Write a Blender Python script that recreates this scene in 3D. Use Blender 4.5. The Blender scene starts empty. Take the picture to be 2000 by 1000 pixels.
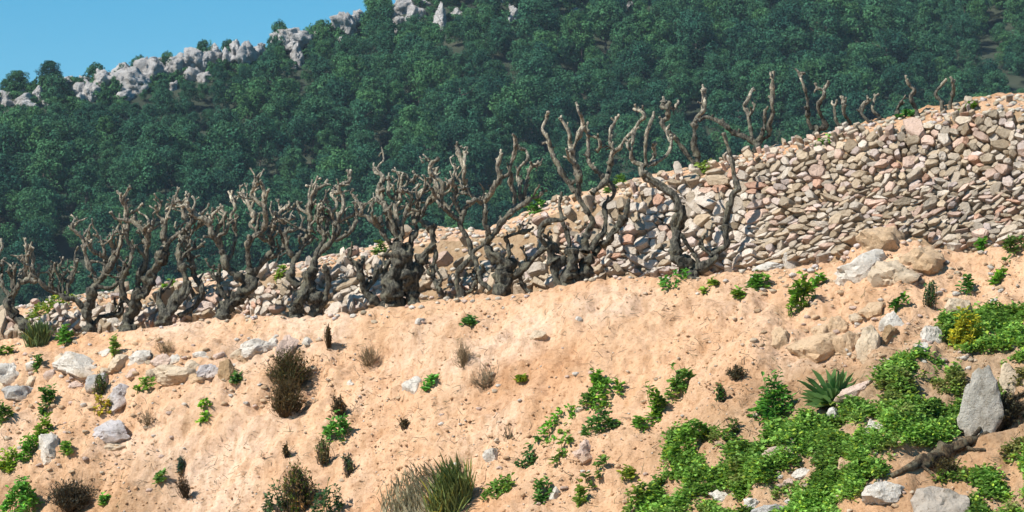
import bpy, bmesh, math, random
import numpy as np
from mathutils import Vector, Matrix
from mathutils.bvhtree import BVHTree

random.seed(7)
RNG = np.random.default_rng(7)
S = bpy.context.scene
COL = S.collection

# ------------------------------------------------------------------ camera
PITCH = math.radians(4.0)
FPX = 1000.0 / math.tan(math.radians(10.0))      # focal length in photo pixels (2000 wide)
cam_d = bpy.data.cameras.new('camera')
cam_d.sensor_width = 36.0
cam_d.lens = 18.0 / math.tan(math.radians(10.0))
cam_d.clip_start = 0.1
cam_d.clip_end = 20000.0
cam_d.dof.use_dof = True
cam_d.dof.focus_distance = 26.0
cam_d.dof.aperture_fstop = 13.0
cam = bpy.data.objects.new('camera', cam_d)
COL.objects.link(cam)
cam.location = (0, 0, 0)
cam.rotation_euler = (math.radians(90) + PITCH, 0, 0)
S.camera = cam

# ------------------------------------------------------------------ light
SUN = Vector((-0.74, -0.48, 0.84)).normalized()
SUN_EL = math.asin(SUN.z)
SUN_AZ = math.atan2(SUN.x, SUN.y)
world = bpy.data.worlds.new('World')
S.world = world
world.use_nodes = True
wn = world.node_tree
wn.nodes.clear()
wo = wn.nodes.new('ShaderNodeOutputWorld')
wb = wn.nodes.new('ShaderNodeBackground')
sky = wn.nodes.new('ShaderNodeTexSky')
sky.sky_type = 'NISHITA'
sky.sun_disc = False
sky.sun_elevation = SUN_EL
sky.sun_rotation = SUN_AZ
sky.altitude = 600
sky.air_density = 1.0
sky.dust_density = 0.0
sky.ozone_density = 4.0
wb.inputs['Strength'].default_value = 0.082
hs = wn.nodes.new('ShaderNodeHueSaturation')
hs.inputs['Saturation'].default_value = 1.42
hs.inputs['Hue'].default_value = 0.480
wn.links.new(sky.outputs[0], hs.inputs['Color'])
wn.links.new(hs.outputs[0], wb.inputs[0])
wn.links.new(wb.outputs[0], wo.inputs[0])
sun_d = bpy.data.lights.new('sun', 'SUN')
sun_d.energy = 5.0
sun_d.angle = math.radians(0.53)
sun_d.color = (1.0, 0.94, 0.84)
sun = bpy.data.objects.new('sun', sun_d)
COL.objects.link(sun)
sun.rotation_euler = SUN.to_track_quat('Z', 'Y').to_euler()
sun.location = (-20, -10, 40)
S.view_settings.view_transform = 'Standard'
S.view_settings.look = 'None'
S.view_settings.exposure = 0.63
S.view_settings.gamma = 1.0
S.view_settings.use_curve_mapping = False

# ------------------------------------------------------------------ maths helpers
CP, SP = math.cos(PITCH), math.sin(PITCH)

def ray(u, v):
    a = (u - 1000.0) / FPX
    b = (500.0 - v) / FPX
    return Vector((a, CP - b * SP, SP + b * CP))

def P(u, v, d):
    return ray(u, v) * d

def pix(p):
    d = p[1] * CP + p[2] * SP
    return 1000 + FPX * p[0] / d, 500 - FPX * (-p[1] * SP + p[2] * CP) / d

def ip(tab):
    xs = [t[0] for t in tab]
    ys = [t[1] for t in tab]
    return lambda q: np.interp(q, xs, ys)

def _h(i, j, k, s):
    n = (i * 374761393 + j * 668265263 + k * 2147483647 + s * 1274126177) & 0xffffffff
    n = ((n ^ (n >> 13)) * 1274126177) & 0xffffffff
    n = n ^ (n >> 16)
    return (n & 0xffff) / 32767.5 - 1.0

def vnoise(x, y, z=0.0, s=0):
    x = np.asarray(x, float); y = np.asarray(y, float)
    z = np.broadcast_to(np.asarray(z, float), np.broadcast(x, y).shape)
    x, y = np.broadcast_arrays(x, y)
    i = np.floor(x).astype(np.int64); j = np.floor(y).astype(np.int64); k = np.floor(z).astype(np.int64)
    fx, fy, fz = x - i, y - j, z - k
    fx = fx * fx * (3 - 2 * fx); fy = fy * fy * (3 - 2 * fy); fz = fz * fz * (3 - 2 * fz)
    r = 0
    for a in (0, 1):
        wx = fx if a else 1 - fx
        for b in (0, 1):
            wy = fy if b else 1 - fy
            for c in (0, 1):
                wz = fz if c else 1 - fz
                r = r + wx * wy * wz * _h(i + a, j + b, k + c, s)
    return r

def fbm(x, y, z=0.0, o=4, s=0, g=0.5):
    r = 0; a = 1.0
    for q in range(o):
        r = r + a * vnoise(np.asarray(x) * 2**q, np.asarray(y) * 2**q, np.asarray(z) * 2**q, s + q * 17)
        a *= g
    return r

# ------------------------------------------------------------------ object helpers
def mesh_np(name, V, F, mat, smooth=False, col=None):
    """V (n,3); F (m,k) equal-sized faces or list of lists; col (n,3) vertex albedo"""
    me = bpy.data.meshes.new(name)
    V = np.asarray(V, np.float32)
    if isinstance(F, np.ndarray):
        m, k = F.shape
        me.vertices.add(len(V)); me.vertices.foreach_set('co', V.ravel())
        me.loops.add(m * k); me.loops.foreach_set('vertex_index', F.astype(np.int32).ravel())
        me.polygons.add(m)
        me.polygons.foreach_set('loop_start', np.arange(0, m * k, k, dtype=np.int32))
        me.update(calc_edges=True)
    else:
        me.from_pydata(V.tolist(), [], F)
        me.update()
    if smooth:
        me.polygons.foreach_set('use_smooth', np.ones(len(me.polygons), bool))
    if col is not None:
        c = np.asarray(col, np.float32)
        if c.ndim == 1:
            c = np.tile(c, (len(V), 1))
        at = me.color_attributes.new('Col', 'FLOAT_COLOR', 'POINT')
        at.data.foreach_set('color', np.hstack([c, np.ones((len(c), 1), np.float32)]).ravel())
    me.materials.append(mat)
    me.validate()
    return me

def link(name, me, parent=None, loc=None):
    o = bpy.data.objects.new(name, me)
    COL.objects.link(o)
    if parent is not None:
        o.parent = parent
    if loc is not None:
        o.location = loc
    return o

def tag(o, label, cat, group=None):
    o['label'] = label
    o['category'] = cat
    if group:
        o['group'] = group
    return o

def root(name, loc, label, cat, group=None):
    o = bpy.data.objects.new(name, None)
    o.empty_display_size = 0.1
    COL.objects.link(o)
    o.location = loc
    return tag(o, label, cat, group)

# ------------------------------------------------------------------ materials
def nodes(name):
    m = bpy.data.materials.new(name)
    m.use_nodes = True
    t = m.node_tree
    b = t.nodes['Principled BSDF']
    b.inputs['Specular IOR Level'].default_value = 0.25
    return m, t, b

def N(t, typ, **kw):
    n = t.nodes.new(typ)
    for k, v in kw.items():
        if k.startswith('_'):
            setattr(n, k[1:], v)
        else:
            n.inputs[k.replace('__', ' ')].default_value = v
    return n

def ramp(t, src, stops):
    r = t.nodes.new('ShaderNodeValToRGB')
    e = r.color_ramp.elements
    while len(e) > 1:
        e.remove(e[-1])
    e[0].position, e[0].color = stops[0][0], (*stops[0][1], 1)
    for p, c in stops[1:]:
        q = e.new(p); q.color = (*c, 1)
    t.links.new(src, r.inputs[0])
    return r.outputs[0]

def mix(t, fac, a, b, mode='MIX'):
    n = t.nodes.new('ShaderNodeMix')
    n.data_type = 'RGBA'; n.blend_type = mode
    for i, x in ((0, fac), (6, a), (7, b)):
        if hasattr(x, 'is_output') or hasattr(x, 'links'):
            t.links.new(x, n.inputs[i])
        else:
            n.inputs[i].default_value = x if i == 0 else (*x, 1)
    return n.outputs[2]

def bump(t, b, h, strength, dist, prev=None):
    n = t.nodes.new('ShaderNodeBump')
    n.inputs['Strength'].default_value = strength
    n.inputs['Distance'].default_value = dist
    t.links.new(h, n.inputs['Height'])
    if prev is not None:
        t.links.new(prev, n.inputs['Normal'])
    t.links.new(n.outputs[0], b.inputs['Normal'])
    return n.outputs[0]

def geo_pos(t):
    return t.nodes.new('ShaderNodeNewGeometry').outputs['Position']

def noise(t, vec, scale, detail=4, rough=0.55):
    n = N(t, 'ShaderNodeTexNoise', Scale=scale, Detail=detail, Roughness=rough)
    t.links.new(vec, n.inputs['Vector'])
    return n.outputs['Fac']

def mapped(t, vec, scale=(1, 1, 1), rot=(0, 0, 0)):
    m = t.nodes.new('ShaderNodeMapping')
    m.inputs['Scale'].default_value = scale
    m.inputs['Rotation'].default_value = rot
    t.links.new(vec, m.inputs['Vector'])
    return m.outputs[0]

def mat_soil():
    m, t, b = nodes('sandy_soil')
    p = geo_pos(t)
    at = t.nodes.new('ShaderNodeVertexColor'); at.layer_name = 'Col'
    big = ramp(t, noise(t, p, 1.1, 5), [(0.3, (0.86, 0.84, 0.80)), (0.5, (1, 1, 1)), (0.7, (1.10, 1.08, 1.05))])
    c = mix(t, 1.0, at.outputs[0], big, 'MULTIPLY')
    # streaks running down the fall line, crumbs and fine grain
    st = noise(t, mapped(t, p, (7, 1.6, 1.6), (0, math.radians(-52), 0)), 2.2, 5, 0.6)
    c = mix(t, 1.0, c, ramp(t, st, [(0.32, (0.80, 0.76, 0.70)), (0.5, (1, 1, 1)), (0.68, (1.06, 1.06, 1.07))]), 'MULTIPLY')
    bl = noise(t, p, 5.5, 5, 0.7)
    c = mix(t, 1.0, c, ramp(t, bl, [(0.30, (0.84, 0.79, 0.74)), (0.46, (1, 1, 1)), (0.60, (1.02, 1.04, 1.06)), (0.72, (1.08, 1.14, 1.2))]), 'MULTIPLY')
    gr = noise(t, p, 34, 5, 0.65)
    md = noise(t, p, 17, 6, 0.75)
    c = mix(t, 1.0, c, ramp(t, md, [(0.33, (0.66, 0.58, 0.50)), (0.43, (0.95, 0.94, 0.92)), (0.5, (1, 1, 1)), (0.68, (1.05, 1.07, 1.1))]), 'MULTIPLY')
    c = mix(t, 1.0, c, ramp(t, gr, [(0.28, (0.76, 0.71, 0.65)), (0.44, (1, 1, 1)), (0.72, (1.1, 1.1, 1.1))]), 'MULTIPLY')
    t.links.new(c, b.inputs['Base Color'])
    b.inputs['Roughness'].default_value = 0.95
    n1 = bump(t, b, noise(t, p, 12, 8, 0.75), 0.7, 0.05)
    bump(t, b, noise(t, p, 60, 5, 0.75), 0.9, 0.016, n1)
    return m

def mat_stone(name='limestone', scale=1.0, spot=(0.55, 0.5, 0.44), bumpd=0.02):
    m, t, b = nodes(name)
    at = t.nodes.new('ShaderNodeVertexColor'); at.layer_name = 'Col'
    p = geo_pos(t)
    c = mix(t, 1.0, at.outputs[0], ramp(t, noise(t, p, 7 * scale, 7, 0.7), [(0.3, (0.55, 0.51, 0.45)), (0.45, (0.95, 0.94, 0.92)), (0.55, (1, 1, 1)), (0.7, (1.14, 1.12, 1.08))]), 'MULTIPLY')
    c = mix(t, 1.0, c, ramp(t, noise(t, p, 38 * scale, 5, 0.7), [(0.32, spot), (0.44, (1, 1, 1)), (0.75, (1.08, 1.08, 1.08))]), 'MULTIPLY')
    t.links.new(c, b.inputs['Base Color'])
    b.inputs['Roughness'].default_value = 0.9
    n1 = bump(t, b, noise(t, p, 12 * scale, 7, 0.75), 0.9, bumpd * 2.4 / scale)
    bump(t, b, noise(t, p, 55 * scale, 4, 0.7), 0.6, bumpd * 0.5 / scale, n1)
    return m

def mat_bark():
    m, t, b = nodes('vine_bark')
    at = t.nodes.new('ShaderNodeVertexColor'); at.layer_name = 'Col'
    p = geo_pos(t)
    f1 = noise(t, mapped(t, p, (1, 1, 0.35)), 45, 5, 0.7)
    c = mix(t, 1.0, at.outputs[0], ramp(t, f1, [(0.34, (0.32, 0.29, 0.26)), (0.48, (0.95, 0.95, 0.95)), (0.64, (2.6, 2.5, 2.3))]), 'MULTIPLY')
    li = ramp(t, noise(t, p, 14, 4, 0.6), [(0.50, (0, 0, 0)), (0.60, (1, 1, 1))])
    c = mix(t, li, c, mix(t, 0.45, c, (0.26, 0.245, 0.17)))
    t.links.new(c, b.inputs['Base Color'])
    b.inputs['Roughness'].default_value = 0.95
    n1 = bump(t, b, noise(t, p, 32, 6, 0.75), 1.0, 0.034)
    bump(t, b, f1, 0.9, 0.012, n1)
    return m

def mat_leaf(name, trans=0.35, var=True, rough=0.55, spec=0.18):
    m, t, b = nodes(name)
    b.inputs['Specular IOR Level'].default_value = spec
    at = t.nodes.new('ShaderNodeVertexColor'); at.layer_name = 'Col'
    c = at.outputs[0]
    if var:
        oi = t.nodes.new('ShaderNodeObjectInfo')
        c = mix(t, 1.0, c, ramp(t, oi.outputs['Random'], [(0, (0.50, 0.62, 0.78)), (0.3, (0.80, 0.87, 0.95)), (0.7, (1.08, 1.06, 0.98)), (1, (1.5, 1.36, 1.0))]), 'MULTIPLY')
    t.links.new(c, b.inputs['Base Color'])
    b.inputs['Roughness'].default_value = rough
    tr = t.nodes.new('ShaderNodeBsdfTranslucent')
    t.links.new(c, tr.inputs[0])
    ms = t.nodes.new('ShaderNodeMixShader')
    ms.inputs[0].default_value = trans
    t.links.new(b.outputs[0], ms.inputs[1]); t.links.new(tr.outputs[0], ms.inputs[2])
    t.links.new(ms.outputs[0], t.nodes['Material Output'].inputs[0])
    return m

def mat_far_ground():
    m, t, b = nodes('forest_floor')
    p = geo_pos(t)
    c = ramp(t, noise(t, p, 0.12, 6, 0.6), [(0.35, (0.022, 0.032, 0.02)), (0.6, (0.04, 0.05, 0.032)), (0.8, (0.07, 0.07, 0.05))])
    t.links.new(c, b.inputs['Base Color'])
    b.inputs['Roughness'].default_value = 1.0
    return m

def mat_plain_bark():
    m, t, b = nodes('pine_bark')
    p = geo_pos(t)
    c = ramp(t, noise(t, p, 4, 5), [(0.35, (0.06, 0.05, 0.04)), (0.65, (0.18, 0.15, 0.12))])
    t.links.new(c, b.inputs['Base Color'])
    b.inputs['Roughness'].default_value = 1.0
    return m

SOIL = mat_soil()
STONE = mat_stone()
CRAG = mat_stone('crag_limestone', 0.10, (0.62, 0.60, 0.60), 0.05)
BARK = mat_bark()
LEAF = mat_leaf('weed_leaf', 0.35)
PINE = mat_leaf('pine_needles', 0.12, True, 0.9, 0.05)
FLOOR = mat_far_ground()
PBARK = mat_plain_bark()

# ------------------------------------------------------------------ near terrain
v_crest = ip([(-3000, 820), (-700, 720), (-200, 690), (0, 668), (100, 660), (200, 650), (300, 636), (420, 623), (560, 619), (650, 617),
              (750, 607), (850, 590), (900, 584), (1000, 578), (1060, 568), (1130, 553), (1200, 544), (1350, 541), (1450, 526),
              (1560, 524), (1640, 515), (1690, 478), (1760, 470), (1830, 486), (1900, 494), (2000, 476), (2300, 430), (2700, 400), (5000, 300)])
v_top = ip([(-3000, 790), (-700, 690), (-200, 640), (0, 606), (100, 586), (200, 572), (300, 556), (400, 538), (500, 526), (600, 512), (700, 486), (780, 462),
            (850, 445), (950, 448), (1000, 430), (1060, 400), (1120, 384), (1200, 362), (1300, 340), (1400, 314), (1500, 289),
            (1600, 266), (1700, 242), (1800, 219), (1900, 196), (1960, 185), (2000, 182), (2300, 150), (2700, 140), (5000, 140)])
D_crest = ip([(-3000, 38), (-700, 32), (0, 29.6), (500, 28), (1000, 26.5), (1350, 25.6), (2000, 24.2), (2700, 23.2), (5000, 21)])
T_top = ip([(-700, 0.35), (0, 0.35), (300, 0.38), (450, 0.5), (700, 0.62), (1200, 0.62), (1500, 0.55), (2000, 0.6), (2700, 0.6)])
T_low = ip([(-700, 0.75), (0, 0.75), (400, 0.95), (800, 0.86), (1200, 0.74), (1500, 0.60), (2000, 0.55), (2700, 0.6)])
TERR = ip([(-700, 0.9), (1000, 0.9), (1350, 0.8), (1500, 0.45), (1700, 0.25), (2700, 0.25)])

us = np.concatenate([np.array([-3000, -2400, -1900, -1500, -1200, -1000, -850]), np.arange(-700, 2701, 5.0), np.array([2850, 3000, 3300, 3700, 4300, 5000])])
NU = len(us)
s_front = np.array([-60, -40, -30, -24, -20, -16, -12, -9, -7, -6])
s_bank = np.concatenate([np.linspace(-5, -3.4, 10), np.linspace(-3.38, 0.0, 150)])
N_terr, N_wall, N_sh = 22, 62, 30
s_back = np.array([0.1, 0.3, 0.6, 1.0, 1.6, 2.4, 3.5, 5, 8, 12, 18, 26, 40])

Dc = D_crest(us); vc = v_crest(us); vt = v_top(us)
def yz(u, v, d):
    b = (500.0 - v) / FPX
    return d * (CP - b * SP), d * (SP + b * CP)
yc, zc = yz(us, vc, Dc)
tw = TERR(us)
tt, tl = T_top(us), T_low(us)
rows = []      # each row (x, y, z, zone)
def push(y, z, zone):
    rows.append((y, z, np.full(NU, zone, float)))
zfoot = -2.2
def bankz(s):
    # s negative: metres in front of the crest
    q = -s
    k = 0.42 + 0 * us
    soft = np.where(q < k, q * q / (2 * k), q - k / 2)          # rounded shoulder
    z = zc - tt * np.minimum(q, 0.9) * np.clip(q / 0.25, 0, 1) ** 0.5 * 1.0
    extra = np.maximum(q - 0.55, 0)
    z = z - (tl - tt) * np.where(extra < 0.5, extra * extra, extra - 0.25) - tt * np.maximum(q - 0.9, 0)
    return z
for s in s_front:
    z = np.full(NU, zfoot)
    push(yc + s, z, 0)
for s in s_bank:
    z = bankz(s)
    z = np.maximum(z, zfoot + 0.15 * np.exp(-(z - zfoot) ** 2))
    push(yc + s, z, 1)
for i in range(1, N_terr + 1):
    f = i / N_terr
    push(yc + tw * f, zc - 0.05 * np.sin(f * math.pi) - 0.03 * f, 2)
# wall face and rounded shoulder up to the skyline
yb, zb = yc + tw, zc - 0.03
bt = (500.0 - vt) / FPX
elev = (SP + bt * CP) / (CP - bt * SP)
batter = ip([(-700, 0.8), (0, 0.75), (480, 0.6), (700, 0.95), (850, 1.05), (1000, 0.95), (1150, 0.55), (1300, 0.38), (2000, 0.42), (2700, 0.4)])(us)
shd = 0.75                                       # shoulder depth
# solve face height H so that shoulder end (slope .5) meets the skyline ray
sh_s = ip([(-700, 0.35), (1000, 0.35), (1500, 0.42), (1900, 0.5), (2700, 0.5)])(us)
H = (elev * (yb + shd) - zb - sh_s * shd * 0.62) / (1 - elev * batter)
H = np.maximum(H, 0.05)
for i in range(1, N_wall + 1):
    f = i / N_wall
    push(yb + batter * H * f, zb + H * f, 3)
yk, zk = yb + batter * H, zb + H
for i in range(1, N_sh + 1):
    f = i / N_sh
    # starts steep, eases to the shoulder slope
    push(yk + shd * f, zk + sh_s * shd * (f - 0.38 * f * f), 4)
ye, ze = yk + shd, zk + sh_s * shd * 0.62
for s in s_back:
    push(ye + s, ze - 0.02 * np.minimum(s, 3) - 0.28 * np.maximum(s - 3.0, 0), 5)

Y = np.array([r[0] for r in rows]); Z = np.array([r[1] for r in rows]); ZONE = np.array([r[2] for r in rows])
UU = np.tile(us, (len(rows), 1))
DEP = Y * CP + Z * SP
X = (UU - 1000) / FPX * DEP
V0 = np.stack([X, Y, Z], -1)
du = np.gradient(V0, axis=1); dv = np.gradient(V0, axis=0)
nrm = np.cross(du, dv); nrm /= np.linalg.norm(nrm, axis=-1, keepdims=True) + 1e-9
# relief: lumps, fall-line rills, crumbs
down = zc[None, :] - Z
lump = 0.060 * fbm(X * 1.5, Y * 1.5, Z * 1.5, 3, 3)
rq = (X + 0.75 * down)
rl = (X - 0.9 * down)
rill = 0.040 * fbm(rq * 6.0, rl * 0.9, 0, 3, 31) * np.clip(down / 0.35, 0, 1)
small = 0.024 * fbm(X * 8, Y * 8, Z * 8, 4, 51) + 0.012 * vnoise(X * 34, Y * 34, Z * 34, 71)
zone_w = np.where(ZONE <= 1, 1.0, np.where(ZONE == 2, 0.35, np.where(ZONE == 5, 0.8, 0.75)))
ridg = 0.022 * (1 - np.abs(fbm(X * 3.2 + 0.4 * vnoise(X * 5, Y * 5, Z * 5, 3), Y * 3.2, Z * 4.5, 4, 61)) * 2.2) * (ZONE <= 1)
crust = 0.018 * (0.5 - np.abs(fbm(X * 11, Y * 11, Z * 13, 3, 63))) * (ZONE <= 2)
nearcrest = np.clip(np.abs(down) / 0.25, 0.45, 1)
fade = np.where(ZONE == 0, 0.6, 1)
disp = (lump * nearcrest + rill * (ZONE <= 1) + small + ridg * nearcrest + crust) * zone_w * fade
# gentle benches scooped out of the bank
disp += 0.06 * np.clip(fbm(X * 0.8 + 5, Z * 1.6, Y * 0.4, 3, 91), -1, 1) * (ZONE == 1) * np.clip(down / 0.4, 0, 1)
# hollows washed out of the bank: photo pixel, radius px, depth m
PV0 = 500 - FPX * (-Y * SP + Z * CP) / DEP
for (hu, hv_, rx, ry, dm) in ((585, 745, 46, 46, 0.20), (560, 790, 40, 40, 0.12), (140, 955, 60, 40, 0.14), (350, 945, 22, 34, 0.10), (330, 745, 60, 16, 0.09), (175, 738, 60, 14, 0.08),
                              (1660, 700, 90, 14, 0.07), (1745, 668, 30, 14, 0.08), (1700, 596, 40, 10, 0.07), (1950, 820, 90, 40, 0.16), (1840, 915, 70, 22, 0.10), (455, 752, 22, 16, 0.10), (1440, 735, 60, 14, 0.05)):
    rr = ((UU - hu) / rx) ** 2 + ((PV0 - hv_) / ry) ** 2
    disp -= dm * np.exp(-rr * 1.3) * (ZONE <= 1) * (1 + 0.5 * vnoise(X * 9, Y * 9, Z * 9, 77))
GV = V0 + nrm * disp[..., None]
R_, C_ = GV.shape[:2]
idx = np.arange(R_ * C_).reshape(R_, C_)
GF = np.stack([idx[:-1, :-1], idx[:-1, 1:], idx[1:, 1:], idx[1:, :-1]], -1).reshape(-1, 4)
# soil colour: ochre sand, wall backing darkened as painted shade for the stone gaps, browner under the weeds at lower right
PU = UU
PV = 500 - FPX * (-GV[..., 1] * SP + GV[..., 2] * CP) / (GV[..., 1] * CP + GV[..., 2] * SP)
base = np.zeros(GV.shape)
base[:] = (0.645, 0.405, 0.25)
def blend(cur, colr, w):
    return cur * (1 - w[..., None]) + np.array(colr) * w[..., None]
n_a = fbm(X * 1.2, Y * 1.2, Z * 1.2, 4, 5)
base = blend(base, (0.68, 0.49, 0.36), np.clip(n_a * 0.9 + 0.05, 0, 0.85))
base = blend(base, (0.56, 0.31, 0.165), np.clip(fbm(X * 0.9 + 9, Y, Z * 1.3, 5, 8) * 1.0 - 0.02, 0, 0.8))
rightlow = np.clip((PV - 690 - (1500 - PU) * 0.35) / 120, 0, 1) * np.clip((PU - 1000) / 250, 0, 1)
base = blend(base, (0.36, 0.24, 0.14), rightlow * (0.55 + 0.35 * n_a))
base = blend(base, (0.36, 0.26, 0.165), ((ZONE == 3) * 0.85) * np.ones_like(n_a))  # darker wall backing paints shade into the gaps between stones
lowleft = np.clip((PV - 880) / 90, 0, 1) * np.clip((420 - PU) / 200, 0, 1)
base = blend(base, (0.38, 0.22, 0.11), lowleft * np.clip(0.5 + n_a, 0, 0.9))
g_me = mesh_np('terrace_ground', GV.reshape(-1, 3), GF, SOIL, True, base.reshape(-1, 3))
ground = link('terrace_ground', g_me)
ground['kind'] = 'structure'
BV = BVHTree.FromPolygons([tuple(v) for v in GV.reshape(-1, 3).tolist()], GF.tolist())

def hit(u, v):
    """point and normal on the near ground seen through photo pixel (u, v)"""
    r = ray(u, v).normalized()
    loc, n, i, d = BV.ray_cast(Vector((0, 0, 0)) + r * 15.0, r)
    if loc is None or loc.y > 45:
        return None, None
    if n.dot(r) > 0:
        n = -n
    return loc, n

def drop(x, y):
    loc, n, i, d = BV.ray_cast(Vector((x, y, 20)), Vector((0, 0, -1)))
    if loc is None:
        return Vector((x, y, 0)), Vector((0, 0, 1))
    return loc, (n if n.z > 0 else -n)

# ------------------------------------------------------------------ far hill
v_ridge = ip([(-3000, 420), (-600, 265), (-200, 215), (0, 178), (100, 163), (200, 143), (300, 112), (400, 91), (480, 83), (560, 61), (640, 47),
              (720, 12), (800, -18), (1000, -75), (1400, -150), (2000, -250), (3000, -360), (6000, -420)])
def hill_z(x, y):
    """slope plane capped by the ridge; numpy"""
    x = np.asarray(x, float); y = np.asarray(y, float)
    und = 2.2 * fbm(x / 34.0, y / 40.0, 0, 3, 201) + 0.7 * fbm(x / 9.0, y / 9.0, 0, 2, 211)
    plane = 11.4 + (y - 330) * 0.51 + und
    fu = 1000 + FPX * x / np.maximum(y, 60)
    br = (500 - v_ridge(fu)) / FPX
    el = (SP + br * CP) / (CP - br * SP)
    # where plane crosses the ridge ray
    yr = (0.51 * 330 - 11.4) / (0.51 - el)
    zr = el * yr
    beyond = np.maximum(y - yr, 0)
    z = np.where(y < yr, plane, zr + und * np.exp(-beyond / 25) - 0.30 * beyond)
    z = np.where(y < 300, np.maximum(11.4 - 30 * 0.51 + (y - 300) * 0.16, -32) + und * np.clip((y - 150) / 150, 0, 1), z)
    return np.maximum(z, -32.0)

hx = np.concatenate([-np.geomspace(6000, 170, 16), np.arange(-160, 161, 2.5), np.geomspace(170, 6000, 16)])
hy = np.concatenate([np.array([-3000, -800, -200, 0, 20]), np.linspace(36, 300, 34), np.arange(303, 640, 3.0), np.geomspace(650, 9000, 18)])
HX, HY = np.meshgrid(hx, hy)
HZ = hill_z(HX, HY)
HZ = np.where(HY < 60, -32, HZ)
hv = np.stack([HX, HY, HZ], -1).reshape(-1, 3)
hr, hc = HX.shape
hi = np.arange(hr * hc).reshape(hr, hc)
hf = np.stack([hi[:-1, :-1], hi[:-1, 1:], hi[1:, 1:], hi[1:, :-1]], -1).reshape(-1, 4)
hill = link('mountain_terrain', mesh_np('mountain_terrain', hv, hf, FLOOR, True))
hill['kind'] = 'structure'
BH = BVHTree.FromPolygons([tuple(v) for v in hv.tolist()], hf.tolist())

def hit_far(u, v):
    r = ray(u, v).normalized()
    loc, n, i, d = BH.ray_cast(r * 60, r)
    return loc

# ------------------------------------------------------------------ rocks
def unit_ico(sub):
    bm = bmesh.new()
    bmesh.ops.create_icosphere(bm, subdivisions=sub, radius=1.0)
    v = np.array([x.co[:] for x in bm.verts]); f = np.array([[q.index for q in p.verts] for p in bm.faces])
    bm.free()
    return v / np.linalg.norm(v, axis=1, keepdims=True), f
ICO = {s: unit_ico(s) for s in (1, 2, 3, 4)}

def rock_geo(rng, w, d, h, sub=3, planes=13, rough=0.13, crease=0.10):
    v, f = ICO[sub]
    n = rng.normal(size=(planes, 3)); n /= np.linalg.norm(n, axis=1, keepdims=True)
    dd = rng.uniform(0.50, 1.0, planes)
    dots = v @ n.T
    r = np.where(dots > 0.05, dd[None, :] / np.maximum(dots, 0.05), 9).min(axis=1)
    r = np.minimum(r, 1.12)
    sd = int(rng.integers(0, 9999))
    r = r * (1 + rough * fbm(v[:, 0] * 2.2 + 5, v[:, 1] * 2.2, v[:, 2] * 2.2, 5, sd, 0.6))
    # cracks and ledges
    cr = np.abs(vnoise(v[:, 0] * 2.6 + 9, v[:, 1] * 2.6, v[:, 2] * 2.6, sd + 3)) + 0.5 * np.abs(vnoise(v[:, 0] * 5 + 9, v[:, 1] * 5, v[:, 2] * 5, sd + 4))
    r = r * (1 - crease * np.clip(1 - cr * 4.0, 0, 1))
    p = v * r[:, None]
    p -= (p.max(0) + p.min(0)) / 2
    p /= (p.max(0) - p.min(0)) / 2
    return p * np.array([w / 2, d / 2, h / 2]), f

WHITE = (0.60, 0.555, 0.50); GREY = (0.40, 0.385, 0.37); TAN = (0.56, 0.40, 0.26); BUFF = (0.57, 0.46, 0.34); PINK = (0.58, 0.44, 0.37)
LAV = (0.50, 0.465, 0.47); SHADEBROWN = (0.34, 0.23, 0.13)  # the brown stands in for rock faces turned from the sun

def rock(u, v, w, h, colr, label, tilt=0.0, depth=0.9, sub=3, sink=0.50, name='rock', cat='rock', group=None, soiled=0.5, planes=13, at_d=None):
    """rock whose outline is w x h photo pixels, centre (u, v), sitting in the near ground"""
    rng = np.random.default_rng(int(u * 31 + v * 7))
    loc, n = hit(u, v + h * 0.32)
    if loc is None:
        loc, n = hit(u, v + h * 0.7)
    if loc is None:
        return None
    d = (loc.y * CP + loc.z * SP)
    if at_d: d = at_d
    k = d / FPX
    W, Hh = w * k * 1.06, h * k * (1 + sink)
    Dp = depth * min(W, Hh * 1.4)
    p, f = rock_geo(rng, W, Dp, Hh, sub, planes)
    a = tilt
    x, z = p[:, 0].copy(), p[:, 2].copy()
    p[:, 0] = x * math.cos(a) - z * math.sin(a)
    p[:, 2] = x * math.sin(a) + z * math.cos(a)
    c = P(u, v + h * sink * 0.5, d)
    c = c + ray(u, v) * (Dp * 0.20)
    cc = np.tile(np.array(colr), (len(p), 1))
    # soil clinging to the foot of the stone
    low = np.clip((-p[:, 2] / (Hh / 2) + 0.05) * 1.6 + 0.6 * fbm(p[:, 0] * 9, p[:, 1] * 9, p[:, 2] * 9, 2, 3), 0, 1) * soiled
    cc = cc * (1 - low[:, None]) + np.array((0.58, 0.38, 0.22)) * low[:, None]
    me = mesh_np(name, p, f, STONE, False, cc)
    bmx = me
    try:
        me.set_sharp_from_angle(angle=math.radians(28))
        me.polygons.foreach_set('use_smooth', np.ones(len(me.polygons), bool))
    except Exception:
        pass
    o = link(name, me, None, c)
    tag(o, label, cat, group)
    return o
# ------------------------------------------------------------------ dry stone walls
def clip_poly(poly, px, py, nx, ny):
    """keep the side where (p - q).n <= 0"""
    out = []
    m = len(poly)
    for i in range(m):
        a, b = poly[i], poly[(i + 1) % m]
        da = (a[0] - px) * nx + (a[1] - py) * ny
        db = (b[0] - px) * nx + (b[1] - py) * ny
        if da <= 0:
            out.append(a)
        if (da < 0 < db) or (db < 0 < da):
            t = da / (da - db)
            out.append((a[0] + (b[0] - a[0]) * t, a[1] + (b[1] - a[1]) * t))
    return out

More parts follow.
